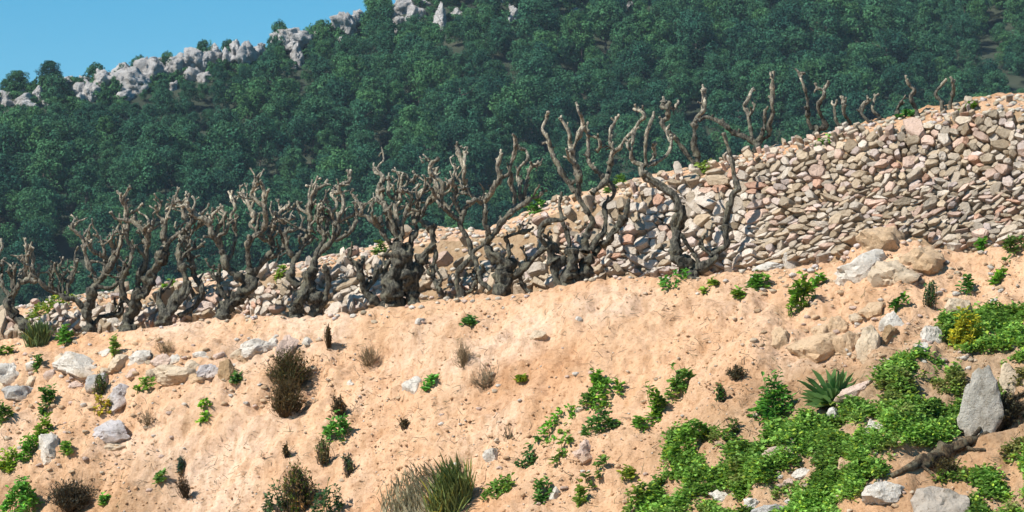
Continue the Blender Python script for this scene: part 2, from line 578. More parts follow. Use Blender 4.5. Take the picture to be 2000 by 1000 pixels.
def stone_style(u, v, rng):
    """half width, half height (px), tilt for a wall stone near (u, v)"""
    top, bot = float(v_top(u)), float(v_crest(u))
    f = (v - top) / max(bot - top, 1)
    if u > 1150:
        if f < 0.13:
            a, b, th = rng.uniform(6, 15), rng.uniform(4, 8), rng.normal(-0.25, 0.25)
        elif u < 1470 and 0.2 < f < 0.75:
            a, b, th = rng.uniform(14, 27), rng.uniform(12, 20), rng.normal(-0.4, 0.7)
        elif f < 0.52:
            a, b, th = rng.uniform(11, 25), rng.uniform(9, 15), rng.normal(-0.35, 0.4)
        else:
            a, b, th = rng.uniform(12, 27), rng.uniform(5.0, 9), rng.normal(-0.38, 0.25)
            if rng.random() < 0.18:
                b *= 1.8
    else:
        a, b, th = rng.uniform(8, 23), rng.uniform(6, 13), rng.normal(-0.5, 0.5)
    q = rng.random()
    g = 0.50 if q < 0.45 else 0.68 if q < 0.85 else 1.0
    return a * g, b * g * 0.92, th

def earth_share(u, v):
    """how much of the face is bare earth rather than stone (0..1)"""
    top, bot = float(v_top(u)), float(v_crest(u))
    f = (v - top) / max(bot - top, 1)
    if u > 1150:
        e = 0.0
        if f < 0.12: e = 0.35
        if 1150 < u < 1280 and f < 0.25: e = 0.7
        if u > 1930 and f < 0.15: e = 0.8
        return e
    if u > 1040:
        return 0.25 if f > 0.35 else 0.75
    if 800 < u <= 1040:
        return 0.93 if f < 0.45 else 0.5
    if u > 620:
        return 0.8 if f < 0.32 else 0.1
    if u > 440:
        return 0.85 if f < 0.32 else 0.12
    return 0.88 if f < 0.4 else 0.22

rngw = np.random.default_rng(11)
seeds = []
cellgrid = {}
tries = 0
while tries < 56000:
    tries += 1
    u = rngw.uniform(-90, 2090)
    top, bot = float(v_top(u)), float(v_crest(u))
    v = rngw.uniform(top + 3, bot + 6)
    a, b, th = stone_style(u, v, rngw)
    k = 0.5 + tries / 56000 * 0.0
    if tries > 34000:
        a *= 0.62; b *= 0.62
    ok = True
    gi, gj = int(u // 40), int(v // 40)
    for ii in (gi - 1, gi, gi + 1):
        for jj in (gj - 1, gj, gj + 1):
            for q in cellgrid.get((ii, jj), ()):
                s = seeds[q]
                dx, dy = u - s[0], v - s[1]
                c1, s1 = math.cos(s[4]), math.sin(s[4])
                A, B = s[2] + a, s[3] + b
                ex, ey = (dx * c1 + dy * s1) / A, (-dx * s1 + dy * c1) / B
                if ex * ex + ey * ey < 0.78:
                    ok = False
                    break
            if not ok: break
        if not ok: break
    if ok:
        cellgrid.setdefault((gi, gj), []).append(len(seeds))
        seeds.append((u, v, a, b, th))

PAL = [((0.62, 0.56, 0.47), 5), ((0.56, 0.48, 0.37), 5), ((0.66, 0.62, 0.56), 4), ((0.50, 0.44, 0.35), 3), ((0.47, 0.43, 0.37), 2),
       ((0.66, 0.52, 0.45), 5), ((0.60, 0.40, 0.31), 1), ((0.36, 0.30, 0.22), 1), ((0.64, 0.57, 0.55), 3)]
PALW = np.array([p[1] for p in PAL], float); PALW /= PALW.sum()

def stone_mesh(i):
    u, v, a, b, th = seeds[i]
    rng = np.random.default_rng(1000 + i)
    c, s = math.cos(th), math.sin(th)
    # polygon in the stone's own stretched space
    n0 = int(rng.integers(5, 8)); a0 = rng.uniform(0, 6.28)
    poly = [(1.4 * math.cos(2 * math.pi * q / n0 + a0), 1.4 * math.sin(2 * math.pi * q / n0 + a0)) for q in range(n0)]
    gi, gj = int(u // 40), int(v // 40)
    for ii in range(gi - 2, gi + 3):
        for jj in range(gj - 2, gj + 3):
            for q in cellgrid.get((ii, jj), ()):
                if q == i: continue
                o = seeds[q]
                dx, dy = o[0] - u, o[1] - v
                if dx * dx + dy * dy > 4900: continue
                ex, ey = (dx * c + dy * s) / a, (-dx * s + dy * c) / b
                L = math.hypot(ex, ey)
                # radius of the neighbour along the joining line, in my space
                cc, ss = math.cos(o[4]), math.sin(o[4])
                dl = math.hypot(dx, dy)
                lx, ly = (dx * cc + dy * ss) / dl, (-dx * ss + dy * cc) / dl
                ro = 1 / math.sqrt((lx / o[2]) ** 2 + (ly / o[3]) ** 2)
                mx, my = (dx * c + dy * s) / dl, (-dx * s + dy * c) / dl
                rm = 1 / math.sqrt((mx / a) ** 2 + (my / b) ** 2)
                t = rm / (rm + ro)
                poly = clip_poly(poly, ex * t, ey * t, ex / L, ey / L)
                if len(poly) < 3: return None
    # drop tiny edges
    pp = []
    for q in poly:
        if not pp or math.hypot(q[0] - pp[-1][0], q[1] - pp[-1][1]) > 0.16:
            pp.append(q)
    if len(pp) < 3: return None
    cx = sum(q[0] for q in pp) / len(pp); cy = sum(q[1] for q in pp) / len(pp)
    loc, n = hit(u, v)
    if loc is None: return None
    if loc.y < float(np.interp(u, us, yb)) - 0.12: return None
    # smoothed normal from nearby rows
    l2, _ = hit(u - 9, v + 7); l3, _ = hit(u + 9, v + 7); l4, _ = hit(u, v - 7)
    if None not in (l2, l3, l4):
        nn = (l3 - l2).cross(l4 - l2)
        if nn.length > 1e-6:
            nn.normalize()
            if nn.dot(ray(u, v)) > 0: nn = -nn
            n = nn
    if n.z > 0.86 and u > 1120 and rng.random() < 0.75: return None
    if n.dot(ray(u, v).normalized()) > -0.30:
        n = (n - ray(u, v).normalized() * 0.5).normalized()
    d = loc.y * CP + loc.z * SP
    k = d / FPX
    front = []
    for q in pp:
        f = rng.uniform(0.88, 0.99)
        ex, ey = cx + (q[0] - cx) * f, cy + (q[1] - cy) * f
        du_, dv_ = ex * a * c - ey * b * s, ex * a * s + ey * b * c
        r = ray(u + du_, v + dv_)
        den = r.dot(n)
        w = r * (loc.dot(n) / den) if abs(den) > 0.12 else P(u + du_, v + dv_, d)
        front.append(w)
    m = len(front)
    cen = sum(front, Vector()) / m
    size = min(a, b) * k
    hgt = rng.uniform(0.3, 0.7) * min(size, 0.06) + 0.010
    out = rng.uniform(0.02, 0.07)
    tx, ty = rng.normal(0, 0.26), rng.normal(0.05, 0.26)
    ux = Vector((1, 0, 0)); uz = n.cross(ux).normalized() * -1
    if uz.z < 0: uz = -uz
    def lift(p, base):
        e = p - cen
        return p + n * (base + e.dot(ux) * tx + e.dot(uz) * -ty)
    V = []
    for p in front: V.append(p - n * 0.06 + (p - cen) * 0.02)
    for p in front: V.append(lift(p, out + hgt * rng.uniform(0.2, 0.9)))
    for p in front:
        p2 = cen + (p - cen) * rng.uniform(0.74, 0.97)
        V.append(lift(p2, out + hgt * rng.uniform(0.85, 1.15)))
    V.append(lift(cen, out + hgt * rng.uniform(0.85, 1.2)))
    F = []
    for q in range(m):
        r = (q + 1) % m
        F.append([q, r, m + r, m + q]); F.append([m + q, m + r, 2 * m + r, 2 * m + q]); F.append([2 * m + q, 2 * m + r, 3 * m])
    colr = np.array(PAL[rng.choice(len(PAL), p=PALW)][0]) * rng.uniform(0.62, 0.92)
    if 1180 < u < 1480 and 360 < v < 540 and rng.random() < 0.6:
        colr = np.array((0.60, 0.57, 0.53)) * rng.uniform(0.85, 1.05)
    if u < 760 and rng.random() < 0.5:
        colr = np.array((0.58, 0.54, 0.49)) * rng.uniform(0.8, 1.05)
    colr = colr * np.array((1.08, 1.0, 0.94)) * 0.97
    fl = np.array([x[:] for x in V])
    # consistent outward winding
    pa, pb, pc = V[2 * m], V[2 * m + 1], V[3 * m]
    if (pb - pa).cross(pc - pa).dot(n) < 0:
        F = [f[::-1] for f in F]
    return fl, F, colr, a * b

def build_wall(name, lo, hi, label, seedr):
    rng = np.random.default_rng(seedr)
    uc = (max(lo, 0) + min(hi, 2000)) / 2
    base = P(uc, float(v_crest(uc)), float(D_crest(uc)) + float(TERR(uc)))
    w = root(name, base, label, 'wall')
    st = []
    for i, s in enumerate(seeds):
        if not (lo <= s[0] < hi): continue
        if rng.random() < earth_share(s[0], s[1]): continue
        r = stone_mesh(i)
        if r is not None: st.append(r)
    st.sort(key=lambda r: -r[3])
    off = np.array(base[:])
    for fl, F, colr, ar in st[:300]:
        c0 = fl.mean(0)
        o = link('stone', mesh_np('stone', fl - c0, F, STONE, False, colr), w, Vector(c0 - off))
    VV, FF, CC = [], [], []
    nb = 0
    for fl, F, colr, ar in st[300:]:
        VV.append(fl - off); FF += [[q + nb for q in f] for f in F]; CC.append(np.tile(colr, (len(fl), 1))); nb += len(fl)
    if VV:
        o = link('small_stones', mesh_np('small_stones', np.vstack(VV), FF, STONE, False, np.vstack(CC)), w)
        o['kind'] = 'stuff'
    print('WALL', name, len(st))
    return w

build_wall('retaining_wall', 1120, 2091, 'tall dry stone terrace wall rising to the right edge of the photo', 3)
build_wall('retaining_wall', -91, 1120, 'low tumbled stone wall behind the row of old vines on the left', 4)

# ------------------------------------------------------------------ rocks lying on the bank
ROCKS = [
 # u, v, w, h, colour, label, tilt, soiled
 (25, 727, 52, 46, WHITE, 'white pitted rock at the left edge below the vines', 0.1, .5),
 (42, 768, 70, 34, GREY, 'grey rough rock below the white pitted rock at the left edge', 0.0, .6),
 (160, 712, 112, 44, WHITE, 'long pale ledge rock on the left bank, longest of its row', -0.25, .5),
 (192, 742, 46, 34, GREY, 'dark speckled rock at the right foot of the long pale ledge rock', 0.0, .5),
 (238, 706, 52, 32, BUFF, 'buff block right of the long pale ledge rock', 0.05, .5),
 (273, 697, 48, 30, WHITE, 'white flat rock between the buff block and the pinkish round rock', 0.2, .3),
 (318, 704, 46, 32, PINK, 'pinkish rounded rock in the row of pale rocks on the left bank', 0.0, .4),
 (352, 728, 92, 42, BUFF, 'wide buff ledge rock with an undercut shadow on the left bank', 0.1, .7),
 (398, 692, 42, 14, WHITE, 'thin white slab lying above the wide buff ledge rock', 0.0, .3),
 (408, 722, 52, 30, LAV, 'tilted lavender grey slab at the right end of the left rock row', 0.5, .3),
 (446, 722, 40, 46, SHADEBROWN, 'shade brown painted block beside the tilted lavender grey slab', 0.3, .6),  # shaded right face of the slab, put in as a brown colour
 (506, 676, 72, 34, WHITE, 'large white flat rock above the dark dry shrub', 0.1, .3),
 (558, 676, 36, 52, PINK, 'upright pink slab above the dark dry shrub', -0.3, .4),
 (600, 669, 26, 24, WHITE, 'small white angular rock right of the upright pink slab', 0.2, .2),
 (238, 766, 52, 46, LAV, 'round lavender grey boulder above the yellow flowering spurge', 0.1, .2),
 (220, 838, 70, 42, LAV, 'flat topped grey rock below the yellow flowering spurge', 0.0, .2),
 (98, 869, 52, 60, WHITE, 'white leaning rock beside the green weed band at lower left', 0.6, .2),
 (225, 633, 26, 30, WHITE, 'small white standing stone at the foot of the vines', 0.1, .1),
 (228, 872, 50, 18, BUFF, 'thin buff slab below the flat topped grey rock', 0.1, .5),
 (146, 752, 44, 18, PINK, 'small pinkish wedge under the long pale ledge rock', 0.2, .5),
 (62, 742, 24, 20, BUFF, 'small buff stone right of the white pitted rock at the left edge', 0.2, .5),
 (820, 628, 24, 14, WHITE, 'small white stone on the sand just below the central vines', 0.4, .1),
 (808, 754, 42, 32, WHITE, 'white wedge shaped stone in the middle of the sandy bank', 0.4, .2),
 (1052, 653, 34, 16, BUFF, 'half buried pale stone high on the central sandy bank', 0.0, .6),
 (1130, 622, 13, 9, WHITE, 'tiny white pebble near the crest in the middle', 0.0, .0),
 (962, 888, 32, 26, WHITE, 'pale angular stone low on the sandy bank above the grass tuft', 0.4, .3),
 (1146, 876, 56, 34, PINK, 'pinkish pale stone below the central green weeds', 0.4, .4),
 (1085, 963, 24, 26, WHITE, 'bright white round stone among weeds near the bottom edge', 0.0, .0),
 (1132, 800, 16, 12, BUFF, 'tiny buff stone above the central green weeds', 0.0, .2),
 (684, 748, 14, 10, WHITE, 'tiny white stone right of the dark dry shrub', 0.0, .0),
 (1723, 470, 92, 54, TAN, 'tan boulder against the foot of the tall wall', 0.1, .4),
 (1684, 516, 98, 56, WHITE, 'big white cracked boulder at the foot of the tall wall', 0.0, .2),
 (1744, 530, 88, 52, BUFF, 'pale boulder right beside the big white cracked boulder', -0.2, .3),
 (1800, 500, 84, 44, TAN, 'low tan boulder right of the pale boulders at the wall foot', -0.1, .6),
 (1548, 506, 40, 32, WHITE, 'white slab at the foot of the tall wall', 0.4, .2),
 (1500, 519, 62, 16, WHITE, 'long thin pale slab at the foot of the tall wall', 0.15, .3),
 (1594, 674, 104, 46, TAN, 'wide half buried tan rock, leftmost of the tan rock cluster', 0.05, .5),
 (1655, 672, 52, 50, TAN, 'rounded tan rock in the middle of the tan rock cluster', 0.0, .4),
 (1696, 664, 46, 58, BUFF, 'squarish tan block at the right of the tan rock cluster', 0.1, .4),
 (1640, 634, 54, 34, TAN, 'tan rock on top of the tan rock cluster', -0.2, .5),
 (1680, 620, 44, 16, BUFF, 'thin tan slab above the squarish tan block', -0.1, .6),
 (1704, 602, 56, 26, TAN, 'half buried tan ledge above the tan rock cluster', 0.2, .6),
 (1606, 646, 40, 30, TAN, 'small tan rock above the wide half buried tan rock', 0.1, .6),
 (1525, 657, 40, 38, TAN, 'flat tan slab set in the bank left of the tan rock cluster', 0.0, .5),
 (1741, 626, 46, 36, WHITE, 'bright white rock right of the tan rock cluster', 0.1, .0),
 (1739, 650, 40, 32, SHADEBROWN, 'stone painted as the shaded underside of the bright white rock', 0.0, .4),  # shade below the white rock, painted as a dark stone
 (1820, 652, 40, 36, WHITE, 'white angular rock beside the yellow green bush', 0.3, .1),
 (1800, 678, 28, 20, WHITE, 'small white rock at the upper edge of the green weeds', 0.0, .1),
 (1874, 601, 58, 40, BUFF, 'pale tan rock above the yellow green bush', 0.0, .4),
 (1730, 962, 90, 44, WHITE, 'rounded white rock near the bottom edge at right', 0.05, .0),
 (1835, 984, 120, 76, (0.40, 0.35, 0.30), 'big grey brown boulder at the bottom edge at right', 0.3, .2),
 (1709, 833, 42, 32, WHITE, 'white rock inside the green weed patch', 0.2, .1),
 (1630, 808, 28, 26, WHITE, 'white stone below the spiky rosette plant', 0.3, .1),
 (1642, 791, 30, 13, WHITE, 'small white chip just below the spiky rosette plant', 0.1, .1),
 (1676, 760, 96, 22, PINK, 'long pinkish slab slanting right of the spiky rosette plant', 0.42, .3),
 (1520, 882, 62, 20, PINK, 'pale flat slab in the weeds below the rounded green bush', 0.0, .3),
 (1543, 862, 30, 20, BUFF, 'small buff stone above the pale flat slab in the weeds', 0.4, .3),
 (1566, 923, 40, 18, WHITE, 'white flat stone in the weeds near the bottom edge', 0.1, .1),
 (1541, 941, 26, 15, PINK, 'small pinkish stone beside the white flat stone in the weeds', 0.0, .2),
 (1650, 909, 32, 28, TAN, 'tan stone in the weeds left of the fallen branch', 0.2, .2),
 (1412, 969, 54, 20, WHITE, 'white flat stone at the bottom edge in the weeds', -0.2, .1),
 (1468, 983, 34, 18, WHITE, 'white chip stone right of the white flat bottom stone', -0.3, .1),
 (1512, 995, 84, 22, GREY, 'grey slab cut off by the bottom edge', 0.0, .1),
 (1655, 955, 32, 13, BUFF, 'thin buff stone left of the rounded white rock', -0.1, .2),
 (1734, 712, 26, 32, GREY, 'grey stone at the upper left corner of the weed patch', 0.0, .2),
 (1984, 738, 56, 64, BUFF, 'tan rock at the right edge beside the leaning grey stone', 0.2, .3),
 (1986, 672, 34, 14, GREY, 'thin grey slab at the right edge in the weeds', 0.4, .1),
]
for (u, v, w, h, c, lab, tilt, so) in ROCKS:
    g_ = 1.04
    if u < 640: h = h * 0.86
    rock(u, v, w * g_, h * g_, c, lab, tilt, soiled=so, sub=4 if w > 30 else 3)
for (u, v, w, h, c) in ((205, 690, 30, 18, WHITE), (120, 700, 34, 22, BUFF), (62, 712, 26, 16, WHITE), (300, 728, 28, 20, BUFF), (262, 728, 30, 18, PINK), (345, 700, 32, 18, WHITE), (376, 712, 30, 20, BUFF), (430, 694, 26, 14, PINK),
                        (465, 690, 30, 18, BUFF), (535, 668, 28, 18, WHITE), (210, 724, 26, 16, BUFF), (100, 730, 30, 18, PINK), (10, 752, 24, 16, BUFF), (290, 690, 24, 14, BUFF), (480, 700, 26, 16, TAN), (385, 738, 36, 20, TAN), (325, 738, 30, 18, TAN)):
    rock(u, v, w, h, c, 'small pale rubble stone between the bigger rocks of the left rock row', 0.1, soiled=0.5, sub=3, group='rubble of the left rock row')
rock(1917, 795, 84, 168, (0.42, 0.395, 0.35), 'tall leaning grey slab standing among the weeds at right', -0.22, depth=0.45, sub=4, sink=0.06, soiled=0.15, planes=26)
# ------------------------------------------------------------------ old vines
def catmull(pts, step):
    pts = [np.array(p, float) for p in pts]
    pts = [2 * pts[0] - pts[1]] + pts + [2 * pts[-1] - pts[-2]]
    out = []
    for i in range(1, len(pts) - 2):
        p0, p1, p2, p3 = pts[i - 1], pts[i], pts[i + 1], pts[i + 2]
        n = max(2, int(np.linalg.norm((p2 - p1)[:3]) / step))
        for q in range(n):
            t = q / n
            out.append(0.5 * ((2 * p1) + (-p0 + p2) * t + (2 * p0 - 5 * p1 + 4 * p2 - p3) * t * t + (-p0 + 3 * p1 - 3 * p2 + p3) * t ** 3))
    out.append(pts[-2])
    return np.array(out)

def tube(path, rng, sides=9, gnarl=0.22, cut=True, knots=True):
    """path (n,4): xyz + radius -> verts, quads (with end caps as degenerate rings)"""
    n = len(path)
    c = path[:, :3]; r = path[:, 3].copy()
    L = np.concatenate([[0], np.cumsum(np.linalg.norm(np.diff(c, axis=0), axis=1))])
    sd = int(rng.integers(0, 99999))
    if knots:
        r = r * (1 + 0.22 * vnoise(L * 16, 0 * L + 3.3, 0, sd) + 0.24 * vnoise(L * 38, 0 * L + 7.7, 0, sd + 1))
        kn = np.maximum(vnoise(L * 13, 0 * L + 1.7, 0, sd + 2) - 0.30, 0)
        r = r * (0.94 + 1.2 * kn)
    tan = np.gradient(c, axis=0); tan /= np.linalg.norm(tan, axis=1, keepdims=True) + 1e-9
    up = np.array([0.3, 1, 0.2])
    a = np.cross(tan[0], up); a /= np.linalg.norm(a)
    V = []
    ang = np.linspace(0, 2 * math.pi, sides, endpoint=False)
    tw = rng.uniform(-3, 3)
    fa = 2.6 if r.max() > 0.045 else 1.6
    th = ang[None, :] + 0 * L[:, None]; LL = L[:, None] + 0 * th
    rr = r[:, None] * (1 + gnarl * vnoise(np.cos(th + tw * LL) * fa + 10, np.sin(th + tw * LL) * fa + 10, LL * 9, sd + 5)
                       + gnarl * 0.6 * vnoise(np.cos(th) * 3 + 10, np.sin(th) * 3 + 10, LL * 30, sd + 6))
    for i in range(n):
        a = a - tan[i] * a.dot(tan[i]); a /= math.sqrt(a.dot(a)) + 1e-9
        t_ = tan[i]
        b = np.array((t_[1] * a[2] - t_[2] * a[1], t_[2] * a[0] - t_[0] * a[2], t_[0] * a[1] - t_[1] * a[0]))
        V.append(c[i] + rr[i][:, None] * (np.cos(ang)[:, None] * a + np.sin(ang)[:, None] * b))
    V.append(np.tile(c[-1] + tan[-1] * r[-1] * 0.35, (sides, 1)) + (V[-1] - c[-1]) * 0.35)
    V = np.vstack(V)
    m = n + 1
    F = []
    for i in range(m - 1):
        for q in range(sides):
            F.append((i * sides + q, i * sides + (q + 1) % sides, (i + 1) * sides + (q + 1) % sides, (i + 1) * sides + q))
    F.append(tuple(range((m - 1) * sides, m * sides)))
    F = [list(f) for f in F]
    return V, F, L

DARKB = np.array((0.072, 0.070, 0.060)); TANB = np.array((0.125, 0.115, 0.096)); PALEB = np.array((0.37, 0.335, 0.275))

def vine(label, depth, arms, trunk_n=1, bushy=1.0, seed=1, low=0.16, gscale=1.0, group='old pruned vines'):
    """arms: polylines [(u, v, radius px), ...]; the first trunk_n ones form the trunk"""
    rng = np.random.default_rng(seed)
    u0, v0 = arms[0][0][0], arms[0][0][1]
    k = depth / FPX
    base = P(u0, v0, depth)
    rt = root('grapevine', base, label, 'vine', group)
    vtop = min(p[1] for a in arms for p in a)
    done = []          # (u, v, dep) samples of what is already built
    for ai, a in enumerate(arms):
        pts = []
        su, sv = a[0][0], a[0][1]
        d0 = 0.0
        if done:
            D = np.array(done)
            j = np.argmin((D[:, 0] - su) ** 2 + (D[:, 1] - sv) ** 2)
            if math.hypot(D[j, 0] - su, D[j, 1] - sv) < 40:
                d0 = D[j, 2]
        lenp = sum(math.hypot(a[i + 1][0] - a[i][0], a[i + 1][1] - a[i][1]) for i in range(len(a) - 1))
        dend = d0 + (rng.uniform(-1, 1) * 0.0014 * lenp if ai >= trunk_n else rng.uniform(-0.05, 0.05))
        dend = max(-0.38, min(0.40, dend))
        acc = 0
        for i, p in enumerate(a):
            if i: acc += math.hypot(p[0] - a[i - 1][0], p[1] - a[i - 1][1])
            f = acc / max(lenp, 1)
            dd = d0 + (dend - d0) * f + (rng.normal(0, 0.02) if 0 < i else 0)
            w = P(p[0], p[1], depth + dd)
            pts.append((w.x, w.y, w.z, max(p[2], 5.6) * k * (0.70 if p[2] > 12 else 0.60)))
            done.append((p[0], p[1], dd))
        for i in range(len(a) - 1):
            for t in (0.33, 0.66):
                done.append((a[i][0] * (1 - t) + a[i + 1][0] * t, a[i][1] * (1 - t) + a[i + 1][1] * t, d0 + (dend - d0) * (i + t) / len(a)))
        if ai < trunk_n:
            b0 = pts[0]
            pts = [(b0[0], b0[1], b0[2] - low, b0[3] * 1.12)] + pts
        path = catmull(pts, 0.013)
        # crooked growth
        n = len(path)
        s_ = np.arange(n) * 0.013
        wig = np.minimum(path[:, 3], 0.03) * 1.0 * gscale
        sd = int(rng.integers(0, 99999))
        e = np.clip(np.arange(n) / 6, 0, 1)
        path[:, 0] += wig * e * vnoise(s_ * 11, 0 * s_, 0.5, sd)
        path[:, 1] += wig * e * vnoise(s_ * 11, 0 * s_, 4.5, sd)
        path[:, 2] += wig * e * vnoise(s_ * 11, 0 * s_, 8.5, sd)
        path[:, 3] = np.maximum(path[:, 3], 0.006)
        thick = path[:, 3].max()
        V, F, L = tube(path, rng, 18 if thick > 0.05 else 9, 0.60 if thick > 0.05 else 0.42 if thick > 0.04 else 0.34)
        nv = len(V)
        parts_v, parts_f = [V], [F]
        # spurs and pruning stubs along the upper wood
        if ai >= trunk_n:
            Ltot = L[-1]
            q = Ltot * rng.uniform(0.25, 0.45)
            while q < Ltot * 0.97:
                i = min(int(np.searchsorted(L, q)), n - 2)
                hz = (path[i, 2] - base.z) / (1.2)
                rad = path[i, 3]
                if rad < 0.055:
                    tng = path[i + 1, :3] - path[i, :3]; tng /= np.linalg.norm(tng) + 1e-9
                    out = rng.normal(size=3); out -= tng * out.dot(tng); out /= np.linalg.norm(out) + 1e-9
                    long_ = rng.random() < 0.30 * bushy
                    ln = rng.uniform(0.12, 0.26) if long_ else rng.uniform(0.022, 0.065)
                    dirv = out * (0.9 if not long_ else 0.75) + np.array([0, 0, 0.75]) + tng * 0.3
                    dirv /= np.linalg.norm(dirv)
                    p0 = path[i, :3]
                    r0 = min(max(rad * 0.62, 0.0075), 0.016)
                    bend = rng.normal(size=3) * 0.35
                    sp = [(*(p0), r0)]
                    kk = 5 if long_ else 3
                    cur = p0.copy(); dv_ = dirv.copy()
                    for z in range(kk):
                        dv_ = dv_ + rng.normal(size=3) * (0.38 if long_ else 0.2) + np.array([0, 0, 0.12]); dv_ /= np.linalg.norm(dv_)
                        cur = cur + dv_ * ln / kk
                        rr = r0 * (1 - 0.35 * (z + 1) / kk) * (1.35 if z == kk - 1 else 1)
                        sp.append((*cur, rr))
                    sv_, sf_, _ = tube(catmull(sp, 0.014), rng, 7, 0.25)
                    parts_v.append(sv_); parts_f.append([[x + nv for x in f] for f in sf_]); nv += len(sv_)
                    if long_:
                        for z in (2, 4):
                            if rng.random() < 0.7:
                                pz = np.array(sp[z][:3]); dz = rng.normal(size=3) + np.array([0, 0, 0.8]); dz /= np.linalg.norm(dz)
                                s2 = [(*pz, r0 * .7), (*(pz + dz * 0.025), r0 * .65), (*(pz + dz * 0.05 + rng.normal(size=3) * .008), r0 * .8)]
                                sv_, sf_, _ = tube(catmull(s2, 0.014), rng, 6, 0.25)
                                parts_v.append(sv_); parts_f.append([[x + nv for x in f] for f in sf_]); nv += len(sv_)
                q += rng.uniform(0.03, 0.07) / max(bushy, 0.3)
            # forked, cut back tip
            tng = path[-1, :3] - path[-3, :3]; tng /= np.linalg.norm(tng) + 1e-9
            for z in range(int(rng.integers(1, 4))):
                dz = tng + rng.normal(size=3) * 0.75 + np.array([0, 0, 0.4]); dz /= np.linalg.norm(dz)
                ln = rng.uniform(0.025, 0.075); pz = path[-1, :3]; r0 = max(path[-1, 3] * 0.85, 0.009)
                s2 = [(*pz, r0), (*(pz + dz * ln * .5 + rng.normal(size=3) * .006), r0 * .8), (*(pz + dz * ln), r0 * .95)]
                sv_, sf_, _ = tube(catmull(s2, 0.012), rng, 7, 0.25)
                parts_v.append(sv_); parts_f.append([[x + nv for x in f] for f in sf_]); nv += len(sv_)
        VV = np.vstack(parts_v)
        FF = [f for s in parts_f for f in s]
        # young upper wood is paler than the old stump
        hh = (VV[:, 2] - (base.z)) / max((v0 - vtop) * k, 0.3)
        w = np.clip((hh - 0.30) / 0.55, 0, 1)
        nz = np.clip(0.5 + 0.6 * fbm(VV[:, 0] * 14, VV[:, 1] * 14, VV[:, 2] * 14, 2, seed), 0, 1)
        cc = DARKB + (TANB - DARKB) * w[:, None] + (PALEB - TANB) * (w ** 2 * nz)[:, None]
        cc *= rng.uniform(0.85, 1.15)
        link('trunk' if ai < trunk_n else 'arm', mesh_np('trunk' if ai < trunk_n else 'arm', VV - np.array(base[:]), FF, BARK, True, cc), rt)
    return rt

def dv(u, off=0.38):
    return float(D_crest(u)) + off

vine('two armed old vine before the tall wall, rightmost in the front row', dv(1350, .30), [
    [(1352, 536, 20), (1342, 520, 18), (1316, 486, 15), (1320, 451, 13), (1331, 417, 13), (1319, 388, 12), (1291, 367, 10), (1264, 342, 11), (1258, 322, 10)],
    [(1352, 530, 15), (1372, 516, 13), (1401, 497, 12), (1417, 472, 11), (1419, 426, 10), (1426, 388, 10), (1443, 366, 11), (1434, 344, 8), (1428, 308, 7), (1419, 283, 6), (1415, 262, 5.5)],
    [(1260, 325, 8), (1237, 312, 7), (1233, 293, 6), (1239, 266, 6), (1246, 243, 5.5), (1260, 226, 5), (1256, 218, 5), (1246, 217, 4.5)],
    [(1262, 322, 8), (1260, 295, 6), (1264, 266, 6), (1270, 241, 5), (1275, 228, 4.5)],
    [(1264, 326, 7), (1282, 318, 6), (1296, 308, 6), (1310, 291, 5.5), (1313, 270, 5)],
    [(1366, 514, 7), (1350, 486, 6), (1336, 466, 6)],
    [(1390, 500, 6), (1368, 480, 5), (1372, 468, 5)],
    [(1270, 322, 5), (1278, 300, 5), (1277, 283, 4.5)]], 2, 0.45, 21)
vine('many armed vine with a massive dark stump, second from the right in the front row', dv(1115, .34), [
    [(1112, 552, 26), (1113, 530, 24), (1116, 508, 22), (1124, 492, 17)],
    [(1088, 548, 13), (1086, 522, 12), (1098, 500, 11)],
    [(1142, 546, 15), (1144, 520, 14), (1150, 496, 12)],
    [(1107, 498, 10), (1109, 456, 8), (1100, 433, 7), (1094, 407, 7), (1096, 386, 7)],
    [(1142, 492, 13), (1149, 456, 10), (1154, 433, 10), (1141, 405, 9), (1126, 380, 9), (1126, 340, 10), (1116, 300, 9), (1109, 281, 7), (1113, 264, 6), (1105, 247, 6), (1096, 232, 5)],
    [(1155, 490, 11), (1172, 462, 9), (1183, 441, 9), (1180, 405, 9), (1197, 378, 8), (1184, 352, 9), (1170, 335, 8), (1151, 316, 7), (1151, 290, 7), (1149, 262, 6)],
    [(1160, 495, 14), (1176, 476, 12), (1202, 456, 11), (1221, 422, 10), (1229, 399, 8)],
    [(1082, 510, 12), (1069, 479, 10), (1056, 464, 8), (1058, 441, 8), (1077, 433, 7), (1096, 430, 7)],
    [(1128, 340, 9), (1120, 295, 8), (1133, 260, 7), (1138, 243, 7), (1130, 224, 6), (1128, 210, 5)],
    [(1122, 374, 10), (1096, 334, 9), (1081, 300, 7), (1069, 274, 6.5), (1060, 252, 6), (1066, 228, 5)],
    [(1138, 245, 6), (1152, 262, 5.5), (1170, 278, 6), (1168, 292, 5)],
    [(1186, 350, 9), (1193, 312, 7), (1193, 274, 6), (1195, 247, 5.5), (1206, 228, 5)],
    [(1192, 320, 8), (1203, 298, 7), (1225, 270, 6), (1248, 243, 6), (1259, 226, 5), (1256, 217, 4.5), (1246, 216, 4.5)],
    [(1156, 378, 8), (1172, 362, 8), (1184, 350, 8)],
    [(1090, 494, 8), (1075, 470, 6), (1062, 462, 5)]], 3, 0.5, 22)
